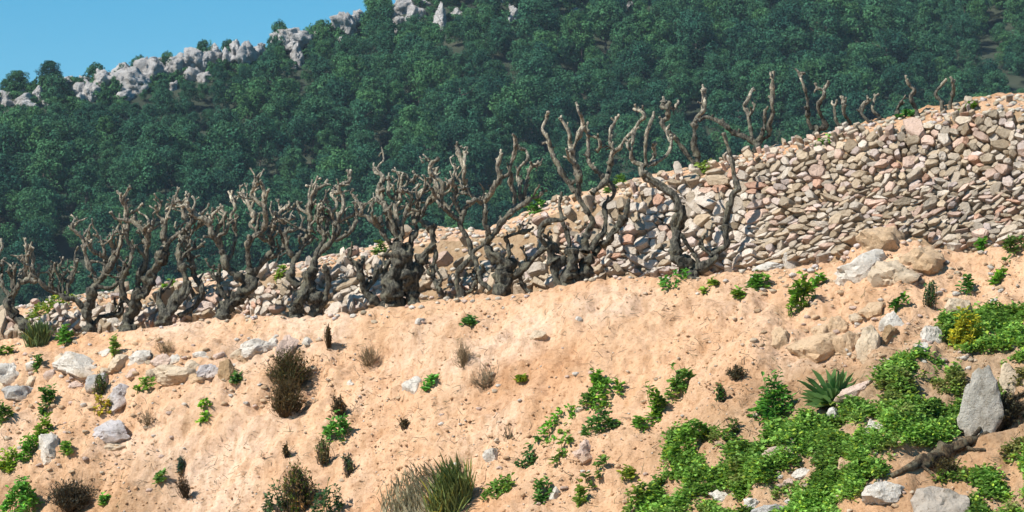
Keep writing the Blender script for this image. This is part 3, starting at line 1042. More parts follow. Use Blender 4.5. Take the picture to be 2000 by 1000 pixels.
vine('spreading vine with a long low right arm, third from the right in the front row', dv(975, .36), [
    [(980, 578, 22), (980, 546, 19), (984, 520, 16), (963, 498, 13), (951, 481, 12), (956, 464, 11)],
    [(956, 466, 11), (976, 447, 11), (997, 420, 10), (1024, 399, 12), (1032, 384, 10)],
    [(952, 470, 10), (949, 432, 9), (947, 406, 9), (944, 392, 9), (963, 369, 8), (973, 350, 8), (971, 325, 7), (980, 306, 6)],
    [(1020, 398, 8), (1015, 365, 7), (1010, 346, 6), (1015, 328, 6), (1031, 308, 5.5), (1027, 294, 5), (1019, 291, 4.5)],
    [(1008, 400, 7), (1003, 386, 8), (998, 362, 8), (997, 336, 7)],
    [(973, 350, 7), (990, 338, 6.5), (1000, 316, 6), (1005, 291, 5.5), (1007, 268, 5)],
    [(1026, 392, 7), (1027, 362, 6), (1034, 338, 6), (1041, 322, 5)],
    [(1030, 390, 6), (1051, 382, 5), (1058, 372, 4)],
    [(990, 552, 13), (1020, 532, 11), (1041, 505, 10), (1063, 485, 9), (1076, 470, 7)],
    [(988, 516, 9), (995, 478, 7), (987, 464, 6), (1008, 456, 6), (1031, 450, 5)],
    [(958, 566, 9), (936, 546, 9), (929, 515, 8), (922, 495, 8), (942, 478, 7)],
    [(1015, 540, 7), (1022, 560, 7), (1040, 574, 7)]], 1, 0.7, 23)
vine('slender twisted vine leaning left between two bigger vines in the centre', dv(905, .55), [
    [(902, 580, 11), (896, 545, 10), (912, 512, 9), (921, 495, 9), (915, 467, 8), (899, 438, 8), (906, 404, 9)],
    [(900, 576, 9), (925, 560, 8), (940, 530, 8)],
    [(906, 408, 8), (925, 389, 7), (908, 365, 7), (905, 328, 6), (910, 297, 5)],
    [(912, 380, 7), (900, 356, 6), (888, 338, 5), (886, 323, 5)],
    [(907, 330, 5), (898, 308, 5), (896, 290, 4.5)],
    [(902, 430, 8), (881, 420, 8), (864, 403, 7), (867, 365, 7), (850, 345, 6), (840, 335, 5), (845, 314, 4.5)],
    [(866, 372, 6), (882, 358, 6), (892, 362, 5)],
    [(900, 420, 7), (886, 392, 6), (893, 372, 6), (880, 358, 5)],
    [(930, 390, 6), (940, 398, 6), (950, 395, 5)],
    [(862, 404, 6), (852, 388, 5), (846, 370, 5)]], 1, 1.0, 24)
vine('dense vine with a broad black hollow stump in the middle of the row', dv(785, .36), [
    [(774, 602, 20), (768, 572, 17), (772, 540, 16), (778, 508, 17), (782, 480, 14)],
    [(806, 602, 16), (800, 570, 15), (792, 536, 15), (796, 505, 14), (790, 476, 12)],
    [(812, 580, 14), (812, 540, 14), (822, 505, 13), (848, 474, 12)],
    [(752, 598, 14), (734, 594, 13), (714, 570, 11), (706, 538, 10), (690, 512, 8), (679, 502, 6)],
    [(716, 566, 8), (730, 548, 7), (738, 528, 6)],
    [(776, 496, 12), (756, 466, 10), (734, 441, 9), (714, 425, 7), (697, 418, 6), (695, 402, 5)],
    [(704, 420, 5), (708, 404, 5)],
    [(776, 470, 10), (766, 442, 9), (750, 406, 9), (738, 386, 9), (738, 364, 8), (746, 346, 6), (735, 327, 5)],
    [(784, 470, 10), (776, 420, 8), (772, 386, 7), (782, 367, 6), (783, 345, 5)],
    [(782, 368, 5.5), (795, 360, 5), (806, 352, 5)],
    [(772, 390, 6), (760, 380, 6), (759, 354, 5)],
    [(786, 462, 9), (793, 412, 7), (801, 393, 6), (801, 376, 6), (790, 374, 5)],
    [(848, 476, 11), (840, 447, 10), (820, 428, 8), (814, 402, 7), (820, 380, 7), (838, 354, 6), (839, 335, 5), (846, 316, 4.5)],
    [(822, 424, 8), (832, 404, 7), (855, 372, 7), (852, 345, 5.5), (855, 329, 5)],
    [(838, 398, 6), (858, 384, 6), (884, 415, 5)],
    [(790, 500, 10), (804, 470, 8), (812, 445, 7), (806, 420, 6)],
    [(849, 480, 9), (846, 530, 8), (855, 562, 8), (868, 584, 8)],
    [(766, 560, 10), (752, 540, 9), (756, 512, 8)],
    [(780, 480, 8), (764, 430, 7), (762, 404, 6)]], 3, 1.35, 25)
vine('tangled vine with a low dark stump, left of the middle of the row', dv(600, .36), [
    [(580, 616, 17), (590, 584, 16), (604, 552, 15), (612, 524, 14)],
    [(612, 612, 14), (616, 584, 13), (604, 556, 14), (600, 530, 11)],
    [(628, 596, 12), (640, 568, 10), (642, 540, 10), (628, 518, 9)],
    [(582, 560, 13), (568, 540, 10), (575, 510, 9), (590, 480, 9), (604, 444, 9), (602, 414, 8), (608, 393, 7), (620, 369, 6), (635, 360, 5)],
    [(598, 452, 7), (582, 446, 6), (566, 452, 5)],
    [(611, 526, 12), (617, 498, 10), (633, 466, 8), (622, 448, 7), (626, 424, 7), (629, 406, 6)],
    [(616, 502, 10), (632, 492, 9), (656, 462, 9), (656, 429, 8), (645, 414, 7), (656, 399, 6), (647, 378, 5.5), (662, 374, 5)],
    [(656, 440, 8), (668, 414, 7), (671, 386, 6), (662, 366, 5.5), (683, 354, 5), (681, 343, 4.5)],
    [(662, 434, 7), (678, 424, 6), (695, 417, 5), (704, 404, 5)],
    [(654, 470, 7), (680, 456, 7), (698, 432, 5)],
    [(576, 506, 7), (560, 480, 6), (556, 452, 5)],
    [(606, 440, 6), (618, 424, 6), (622, 408, 5)],
    [(630, 492, 8), (644, 470, 7), (640, 446, 6), (640, 424, 5)]], 3, 1.5, 26)
vine('vine leaning right from a thick slanted trunk, left of the tangled stump vine', dv(470, .36), [
    [(436, 612, 17), (452, 598, 18), (473, 577, 19), (487, 556, 17), (490, 535, 14)],
    [(478, 550, 13), (446, 524, 11), (436, 496, 11), (418, 460, 10), (406, 436, 9), (388, 427, 8), (376, 418, 7), (366, 404, 6)],
    [(434, 490, 9), (430, 466, 8), (427, 445, 7), (439, 418, 6), (430, 406, 5)],
    [(446, 510, 8), (460, 468, 7), (457, 439, 7), (451, 424, 6), (458, 406, 5), (451, 384, 5)],
    [(490, 538, 12), (514, 508, 10), (532, 484, 9), (527, 454, 8), (541, 424, 7), (559, 405, 5)],
    [(488, 530, 11), (484, 480, 9), (499, 460, 9), (517, 442, 9), (520, 412, 9), (517, 379, 8), (513, 361, 6)],
    [(506, 452, 7), (490, 439, 6), (499, 424, 6), (487, 403, 6), (476, 381, 5)],
    [(518, 404, 7), (505, 396, 6), (490, 379, 6), (500, 363, 5)],
    [(540, 430, 6), (552, 432, 5), (565, 430, 5)],
    [(446, 590, 8), (428, 562, 7), (425, 540, 7), (430, 524, 6)],
    [(514, 508, 8), (540, 500, 7), (556, 478, 7), (550, 452, 6)],
    [(524, 460, 7), (534, 442, 6), (536, 420, 5)],
    [(420, 462, 6), (440, 452, 5), (446, 436, 5)]], 1, 1.3, 27)
vine('vine with a hooked right arm above pale wall stones on the left', dv(330, .36), [
    [(322, 624, 15), (338, 600, 15), (358, 575, 15), (368, 550, 12)],
    [(350, 618, 11), (378, 596, 10), (399, 567, 10), (383, 542, 9), (376, 517, 9), (368, 483, 9), (364, 452, 8), (366, 430, 7), (355, 402, 6), (348, 391, 5)],
    [(356, 404, 5), (364, 396, 5), (366, 388, 4.5)],
    [(366, 552, 10), (357, 517, 9), (350, 492, 8), (356, 470, 7)],
    [(368, 488, 7), (384, 484, 6), (398, 476, 5)],
    [(318, 614, 11), (311, 590, 10), (312, 570, 8)],
    [(364, 452, 6), (384, 444, 6), (392, 432, 5)],
    [(366, 440, 7), (378, 428, 7), (386, 424, 6)]], 1, 1.4, 28)
vine('vine with a thick knobbly arm slanting up right, third from the left', dv(265, .40), [
    [(252, 622, 16), (262, 596, 15), (272, 576, 15), (292, 556, 15), (304, 522, 14), (315, 497, 14), (324, 476, 10)],
    [(322, 478, 9), (344, 464, 8), (360, 450, 7), (366, 436, 6)],
    [(322, 476, 9), (320, 438, 8), (309, 420, 6), (304, 408, 5)],
    [(320, 444, 6), (326, 424, 5), (326, 412, 5), (337, 398, 5)],
    [(268, 578, 11), (267, 550, 10), (284, 500, 10), (291, 464, 9), (264, 438, 8), (248, 432, 9), (245, 410, 8), (234, 386, 6)],
    [(250, 436, 7), (248, 466, 7), (257, 484, 6)],
    [(288, 470, 7), (296, 446, 6), (300, 430, 5)],
    [(262, 600, 9), (244, 582, 8), (238, 552, 8), (250, 520, 7), (254, 496, 6)],
    [(306, 520, 8), (322, 508, 6), (330, 492, 5)]], 1, 1.5, 29)
vine('vine with a wide left arm ending in upright twigs, second from the left', dv(175, .36), [
    [(178, 640, 15), (174, 621, 13), (173, 594, 12)],
    [(172, 612, 10), (146, 588, 9), (119, 577, 8), (94, 564, 8), (74, 546, 7), (65, 529, 6)],
    [(174, 596, 12), (186, 561, 11), (200, 537, 10), (216, 513, 9), (230, 496, 8), (236, 469, 7), (243, 448, 6)],
    [(190, 552, 9), (180, 530, 8), (172, 512, 8), (165, 488, 7), (162, 469, 6), (143, 448, 6), (140, 436, 5)],
    [(204, 530, 8), (205, 504, 7), (187, 494, 6), (173, 474, 6)],
    [(205, 506, 6), (200, 484, 5), (189, 462, 5)],
    [(212, 518, 7), (222, 492, 6), (218, 474, 5), (222, 458, 5)],
    [(182, 634, 9), (205, 618, 8), (235, 607, 7), (236, 583, 6)],
    [(190, 560, 8), (216, 561, 7), (234, 545, 6), (240, 526, 5)],
    [(122, 578, 6), (122, 552, 5), (126, 538, 4.5)],
    [(130, 580, 6), (138, 548, 6), (151, 520, 5)],
    [(96, 566, 6), (100, 545, 5), (98, 528, 4.5)]], 1, 1.5, 30)
vine('crooked vine at the left edge of the photo with thin upright twigs', dv(45, .36), [
    [(56, 650, 17), (48, 634, 15), (31, 615, 15), (17, 596, 13), (24, 572, 11)],
    [(20, 580, 9), (8, 559, 8), (-2, 542, 7), (-8, 520, 6)],
    [(24, 574, 9), (38, 548, 7), (48, 531, 7), (53, 502, 6), (51, 474, 5)],
    [(40, 552, 7), (58, 545, 6), (62, 520, 6), (62, 497, 5)],
    [(26, 566, 7), (24, 546, 5), (14, 532, 5)],
    [(30, 562, 6), (28, 540, 5), (28, 526, 4.5)],
    [(60, 548, 6), (72, 548, 5), (76, 530, 4.5)],
    [(0, 544, 6), (6, 528, 5), (4, 512, 4)]], 1, 1.2, 31)
vine('short vine half cut off by the left edge of the photo', dv(-30, .36), [
    [(-30, 650, 14), (-26, 620, 12), (-34, 590, 10)],
    [(-34, 592, 8), (-20, 560, 7), (-8, 520, 6), (2, 486, 5), (1, 474, 4.5)],
    [(-34, 592, 8), (-50, 556, 7), (-56, 520, 5)]], 1, 0.9, 32)

def wt(u, off=0.55):
    q = float(np.interp(u, us, yk)) + off
    return q
UP = 'vines on the upper terrace'
vine('vine on the upper terrace with a knotted fist of wood at its top', wt(1360), [
    [(1358, 336, 11), (1358, 318, 10), (1361, 304, 9)],
    [(1360, 306, 9), (1356, 266, 8), (1359, 237, 7.5), (1370, 220, 7.5), (1374, 196, 7), (1377, 173, 5)],
    [(1356, 320, 8), (1334, 290, 8), (1310, 263, 8), (1294, 243, 8), (1307, 231, 8), (1306, 214, 8), (1302, 200, 8)],
    [(1305, 212, 6), (1292, 208, 6), (1296, 198, 5)],
    [(1305, 208, 6), (1318, 210, 6), (1322, 202, 5)]], 1, 0.5, 41, group=UP)
vine('vine on the upper terrace reaching a long bent arm to the left', wt(1476), [
    [(1478, 306, 11), (1476, 290, 10), (1474, 279, 10)],
    [(1474, 280, 9), (1459, 270, 9), (1434, 258, 9), (1413, 239, 8), (1390, 230, 8), (1374, 226, 7), (1366, 232, 5)],
    [(1472, 276, 8), (1468, 256, 7), (1461, 224, 7), (1455, 206, 6), (1464, 190, 5.5), (1470, 177, 5)],
    [(1480, 278, 8), (1490, 262, 7), (1493, 240, 6), (1493, 214, 5)],
    [(1484, 276, 8), (1498, 260, 7), (1509, 228, 7.5), (1510, 196, 7), (1510, 156, 5)],
    [(1462, 226, 5), (1470, 214, 5), (1472, 204, 4)]], 1, 0.45, 42, group=UP)
vine('tall thin vine with two upright rods on the upper terrace', wt(1590), [
    [(1592, 262, 10), (1588, 248, 9)],
    [(1586, 252, 8), (1580, 236, 7), (1578, 196, 6.5), (1571, 168, 6), (1561, 142, 5)],
    [(1592, 252, 8), (1608, 243, 7), (1601, 220, 7), (1601, 200, 6.5), (1610, 189, 6.5), (1608, 175, 5), (1597, 170, 4.5)],
    [(1608, 178, 5), (1614, 165, 4.5)]], 1, 0.4, 43, group=UP)
vine('low vine with two short stubs right of the twin rod vine', wt(1640), [
    [(1644, 254, 8), (1644, 240, 7)],
    [(1642, 246, 6), (1632, 234, 5.5), (1631, 206, 5)],
    [(1648, 244, 6), (1660, 240, 5), (1650, 222, 5), (1650, 202, 4.5)]], 1, 0.4, 44, group=UP)
vine('small curled vine in the middle of the upper terrace edge', wt(1700), [
    [(1704, 248, 8), (1700, 238, 7)],
    [(1699, 240, 6), (1684, 221, 5.5), (1688, 203, 5), (1697, 198, 4.5)],
    [(1706, 240, 6), (1720, 228, 5), (1704, 214, 5), (1706, 194, 4.5)]], 1, 0.4, 45, group=UP)
vine('tiny stub vine left of the kinked rod vine on the upper terrace', wt(1752), [
    [(1752, 232, 7), (1752, 218, 6)],
    [(1752, 220, 5.5), (1754, 210, 5), (1759, 203, 4.5)]], 1, 0.3, 46, group=UP)
vine('kinked rod vine standing alone on the upper terrace', wt(1786), [
    [(1790, 226, 7), (1789, 210, 6)],
    [(1789, 212, 6), (1779, 190, 5.5), (1785, 175, 5.5), (1776, 166, 5), (1772, 155, 4.5)]], 1, 0.3, 47, group=UP)
vine('zigzag vine stub near the right end of the upper terrace', wt(1836), [
    [(1840, 212, 6), (1838, 198, 5.5)],
    [(1838, 199, 5), (1828, 184, 5), (1839, 166, 4)]], 1, 0.3, 48, group=UP)
vine('last upright vine stub near the right end of the upper terrace', wt(1858), [
    [(1856, 212, 6), (1856, 200, 5.5)],
    [(1856, 201, 5), (1863, 178, 4.5), (1862, 160, 4)]], 1, 0.3, 49, group=UP)
# ------------------------------------------------------------------ foliage geometry
def leaves(rng, pos, dirs, length, width, colr, cvar=0.25, fold=0.25, droop=0.15, yel=0.1):
    """one six-vertex leaf per row: pos (n,3) base, dirs (n,3) pointing direction"""
    n = len(pos)
    d = dirs / (np.linalg.norm(dirs, axis=1, keepdims=True) + 1e-9)
    up = np.tile(np.array([0, 0, 1.0]), (n, 1)) + rng.normal(0, 0.35, (n, 3))
    s = np.cross(d, up); s /= np.linalg.norm(s, axis=1, keepdims=True) + 1e-9
    nn = np.cross(s, d)
    L = (length * rng.uniform(0.65, 1.25, n))[:, None]; W = (width * rng.uniform(0.7, 1.25, n))[:, None]
    a = pos
    b = pos + d * L * 0.40 + s * W * 0.5 + nn * W * fold
    c = pos + d * L * 0.80 + s * W * 0.36 + nn * (W * fold - L * droop * 0.5)
    e = pos + d * L - nn * L * droop
    f = pos + d * L * 0.80 - s * W * 0.36 + nn * (W * fold - L * droop * 0.5)
    g = pos + d * L * 0.40 - s * W * 0.5 + nn * W * fold
    V = np.stack([a, b, c, e, f, g], 1).reshape(-1, 3)
    o = np.arange(n)[:, None] * 6
    F = np.concatenate([np.stack([o[:, 0], o[:, 0] + 1, o[:, 0] + 2, o[:, 0] + 3], 1), np.stack([o[:, 0], o[:, 0] + 3, o[:, 0] + 4, o[:, 0] + 5], 1)])
    cc = np.array(colr)[None, :] * rng.uniform(1 - cvar, 1 + cvar, (n, 1))
    y = (rng.random(n) < yel)[:, None]
    cc = np.where(y, cc * np.array([1.7, 1.25, 0.8]), cc)
    return V, F, np.repeat(cc, 6, axis=0)

def joinp(parts):
    V, F, C, nb = [], [], [], 0
    for v, f, c in parts:
        V.append(v); F.append(f + nb); C.append(c); nb += len(v)
    return np.vstack(V), np.vstack(F), np.vstack(C)

def stick(rng, p0, p1, r0, r1, colr, bend=0.08, sides=4, segs=4):
    p0, p1 = np.array(p0, float), np.array(p1, float)
    L = np.linalg.norm(p1 - p0)
    off = rng.normal(0, bend * L, 3)
    V = []
    d = (p1 - p0) / (L + 1e-9)
    a = np.cross(d, [0.31, 0.83, 0.46]); a /= np.linalg.norm(a) + 1e-9
    b = np.cross(d, a)
    for i in range(segs + 1):
        t = i / segs
        c = p0 + (p1 - p0) * t + off * math.sin(t * math.pi)
        r = r0 + (r1 - r0) * t
        for q in range(sides):
            V.append(c + r * (a * math.cos(6.2832 * q / sides) + b * math.sin(6.2832 * q / sides)))
    F = [(i * sides + q, i * sides + (q + 1) % sides, (i + 1) * sides + (q + 1) % sides, (i + 1) * sides + q) for i in range(segs) for q in range(sides)]
    return np.array(V), np.array(F), np.tile(np.array(colr), (len(V), 1))

GREEN = (0.15, 0.32, 0.05); DKGREEN = (0.075, 0.18, 0.05); BLGREEN = (0.06, 0.165, 0.07); YGREEN = (0.34, 0.36, 0.04); OLIVE = (0.11, 0.12, 0.055)
DRY = (0.33, 0.25, 0.15); DKDRY = (0.10, 0.075, 0.045); STRAW = (0.48, 0.38, 0.22); GREYG = (0.17, 0.18, 0.12)

def foot(u, v):
    loc, n = hit(u, v)
    for dvv in (8, 16, 30, 45):
        if loc is not None: break
        loc, n = hit(u, v + dvv)
    return loc, n

def plant_geo(kind, rng, W, Hh, n_):
    """(stems parts, leaf parts) around the origin; W width, Hh height in metres; n_ ground normal"""
    up = np.array([n_.x * 0.45, n_.y * 0.45, n_.z * 0.45 + 0.75]); up /= np.linalg.norm(up)
    t1 = np.cross(up, [0, 1, 0.1]); t1 /= np.linalg.norm(t1); t2 = np.cross(up, t1)
    slope1 = np.array([1, 0, -n_.x / max(n_.z, 0.3)]); slope2 = np.array([0, 1, -n_.y / max(n_.z, 0.3)])
    S_, L_ = [], []
    area = W * Hh
    def scatter(n, rad=0.5, pw=0.5):
        th = rng.uniform(0, 6.2832, n); r = rad * W * rng.random(n) ** pw
        return (r * np.cos(th))[:, None] * slope1 + (r * np.sin(th) * 0.7)[:, None] * slope2, th, r / (rad * W)
    if kind in ('leafy', 'yellow', 'dark'):
        ns = int(np.clip(area / 0.0035, 7, 70))
        b, th, q = scatter(ns, 0.42)
        colr = {'leafy': GREEN, 'yellow': YGREEN, 'dark': DKGREEN}[kind]
        for i in range(ns):
            hh = Hh * (1 - 0.55 * q[i] ** 2) * rng.uniform(0.5, 1.05)
            lean = (math.cos(th[i]) * t1 + math.sin(th[i]) * t2) * 0.5 * q[i] + rng.normal(0, 0.14, 3)
            tip = b[i] + (up + lean) * hh
            S_.append(stick(rng, b[i] - up * 0.03, tip, 0.0035, 0.0018, np.array(colr) * 0.75, 0.08))
            nl = int(rng.integers(8, 15))
            tt_ = rng.uniform(0.12, 1.0, nl)
            pos = b[i] + (tip - b[i]) * tt_[:, None]
            az = rng.uniform(0, 6.2832, nl)
            dr = np.cos(az)[:, None] * t1 + np.sin(az)[:, None] * t2 + up * rng.uniform(0.1, 0.8, nl)[:, None]
            L_.append(leaves(rng, pos, dr, 0.052 if kind == 'leafy' else 0.042, 0.026 if kind != 'dark' else 0.020, np.array(colr) * rng.uniform(0.8, 1.25), 0.3, yel=0.12))
    elif kind == 'mat':
        n = int(np.clip(area / 0.00016, 60, 900))
        b, th, q = scatter(n, 0.5)
        bl = vnoise(b[:, 0] * 14, b[:, 1] * 14, 0, int(rng.integers(999)))
        keep = bl > -0.25
        b = b[keep]; n = len(b); q = q[keep]
        pos = b + up * (Hh * 0.5 * rng.random(n) * (1 - 0.6 * q))[:, None]
        az = rng.uniform(0, 6.2832, n)
        dr = np.cos(az)[:, None] * t1 + np.sin(az)[:, None] * t2 + up * rng.uniform(0.0, 0.9, n)[:, None]
        L_.append(leaves(rng, pos, dr, 0.045, 0.028, np.array(GREEN) * 0.95, 0.35, yel=0.15))
        for i in range(6):
            j = int(rng.integers(n))
            S_.append(stick(rng, b[j] - up * 0.03, b[j] + up * Hh * 0.4, 0.003, 0.002, np.array(GREEN) * 0.7))
    elif kind == 'grass':
        n = int(np.clip(W * 1500, 120, 1300))
        b, th, q = scatter(n, 0.34, 0.7)
        lean = (np.cos(th)[:, None] * t1 + np.sin(th)[:, None] * t2) * (0.35 * q)[:, None] + rng.normal(0, 0.24, (n, 3)) + np.array([0.10, 0, 0])
        L_.append(leaves(rng, b - up * 0.02, up + lean, Hh * 0.95, 0.0055, np.array((0.22, 0.33, 0.11)), 0.35, 0.1, 0.10, 0.10))
        S_.append(stick(rng, b[0] - up * 0.03, b[0] + up * Hh, 0.002, 0.001, STRAW))
    elif kind == 'straw':
        n = int(np.clip(W * 1000, 60, 900))
        b, th, q = scatter(n, 0.42, 0.7)
        lean = (np.cos(th)[:, None] * t1 + np.sin(th)[:, None] * t2) * (0.4 * q)[:, None] + rng.normal(0, 0.2, (n, 3))
        L_.append(leaves(rng, b - up * 0.02, up + lean, Hh * 0.9, 0.0045, np.array((0.52, 0.44, 0.28)), 0.35, 0.1, 0.12, 0.0))
        S_.append(stick(rng, b[0] - up * 0.03, b[0] + up * Hh, 0.002, 0.001, STRAW))
    elif kind in ('dry', 'darkdry'):
        colr = np.array(DRY if kind == 'dry' else DKDRY)
        n = int(np.clip(area / 0.0009, 16, 160) * (1.7 if kind == 'darkdry' else 1))
        for i in range(n):
            th = rng.uniform(0, 6.2832); ph = rng.uniform(0.15, 1.25)
            dr = (math.cos(th) * t1 + math.sin(th) * t2) * math.sin(ph) * W * 0.6 + up * math.cos(ph) * Hh
            b0 = rng.normal(0, W * 0.07, 3) * np.array([1, 0.4, 0.2])
            e = b0 + dr * rng.uniform(0.5, 1.05)
            S_.append(stick(rng, b0 - up * 0.03, e, 0.004 if kind == 'darkdry' else 0.003, 0.0012, colr * rng.uniform(0.7, 1.3), 0.12))
            for z in range(2):
                t = rng.uniform(0.35, 0.9); p = b0 + (e - b0) * t
                S_.append(stick(rng, p, p + (dr * 0.25 + rng.normal(0, 0.06, 3) * W), 0.002, 0.0009, colr * rng.uniform(0.8, 1.4), 0.1, 3, 2))
            if kind == 'darkdry':
                m = 7
                pos = b0 + (e - b0) * rng.uniform(0.3, 1, m)[:, None]
                L_.append(leaves(rng, pos, rng.normal(size=(m, 3)) + up, 0.030, 0.012, np.array((0.10, 0.095, 0.05)), 0.4, yel=0.2))
        if not L_:
            pos = rng.normal(0, 0.25, (8, 3)) * np.array([W, W * 0.5, 0]) + up * Hh * 0.2
            L_.append(leaves(rng, pos, rng.normal(size=(8, 3)) + up, 0.03, 0.01, np.array(OLIVE), 0.3))
    elif kind == 'rosette':
        n = 120
        th = rng.uniform(0, 6.2832, n); ph = rng.uniform(0.15, 1.35, n)
        dr = (np.cos(th)[:, None] * t1 + np.sin(th)[:, None] * t2) * np.sin(ph)[:, None] + up * np.cos(ph)[:, None]
        L_.append(leaves(rng, dr * 0.02, dr, W * 0.64, 0.044, np.array((0.27, 0.46, 0.15)), 0.25, 0.35, 0.10, 0.05))
        S_.append(stick(rng, -up * 0.04, up * 0.08, 0.02, 0.015, GREEN))
    elif kind in ('greyshrub',):
        n = int(np.clip(area / 0.0014, 20, 190))
        for i in range(n):
            th = rng.uniform(0, 6.2832); ph = abs(rng.normal(0, 0.6))
            b0 = (math.cos(th) * slope1 + math.sin(th) * 0.5 * slope2) * W * 0.28 * rng.random()
            dr = (math.cos(th) * t1 + math.sin(th) * t2) * math.sin(ph) * W * 0.5 + up * math.cos(ph) * Hh * 0.95
            e = b0 + dr * rng.uniform(0.45, 1.0)
            S_.append(stick(rng, b0 - up * 0.03, e, 0.004, 0.0015, np.array((0.14, 0.11, 0.07)) * rng.uniform(0.7, 1.3), 0.1))
            m = int(rng.integers(10, 18))
            pos = b0 + (e - b0) * rng.uniform(0.2, 1, m)[:, None] + rng.normal(0, 0.008, (m, 3))
            cl = np.array(GREYG if rng.random() < 0.55 else DKGREEN) * rng.uniform(0.7, 1.2)
            L_.append(leaves(rng, pos, rng.normal(size=(m, 3)) * 0.8 + up, 0.030, 0.013, cl, 0.35, yel=0.12))
    return S_, L_

def plant(kind, u, v, w, h, label, name='weed', cat='weed', group=None):
    """plant seen as w x h photo pixels, centre (u, v)"""
    rng = np.random.default_rng(int(abs(u) * 13 + v * 5 + w))
    loc, n = foot(u, v + h * 0.42)
    if loc is None: return
    acc = Vector((0, 0, 0))
    for du_ in (-0.4, -0.15, 0.15, 0.4):
        for dv_ in (-0.3, 0.0, 0.3):
            l_, n2 = hit(u + du_ * max(w, 24), v + h * 0.42 + dv_ * max(h, 24))
            if l_ is not None and (l_ - loc).length < 1.0: acc += n2
    if acc.length > 0.1: n = acc.normalized()
    k = (loc.y * CP + loc.z * SP) / FPX
    S_, L_ = plant_geo(kind, rng, w * k, h * k, n)
    tint = np.array((rng.uniform(0.75, 1.35), rng.uniform(0.85, 1.1), rng.uniform(0.7, 1.3)))
    if kind == 'straw': tint = np.array((1.5, 1.45, 1.35))
    if kind == 'rosette': tint = np.array((1.1, 1.0, 0.8))
    L_ = [(a_, b_, c_ * tint) for (a_, b_, c_) in L_]
    r = root(name, loc, label, cat, group)
    V, F, C = joinp(S_)
    link('stem', mesh_np('stem', V, F, LEAF, False, C), r)
    V, F, C = joinp(L_)
    link('foliage', mesh_np('foliage', V, F, LEAF, False, C), r)

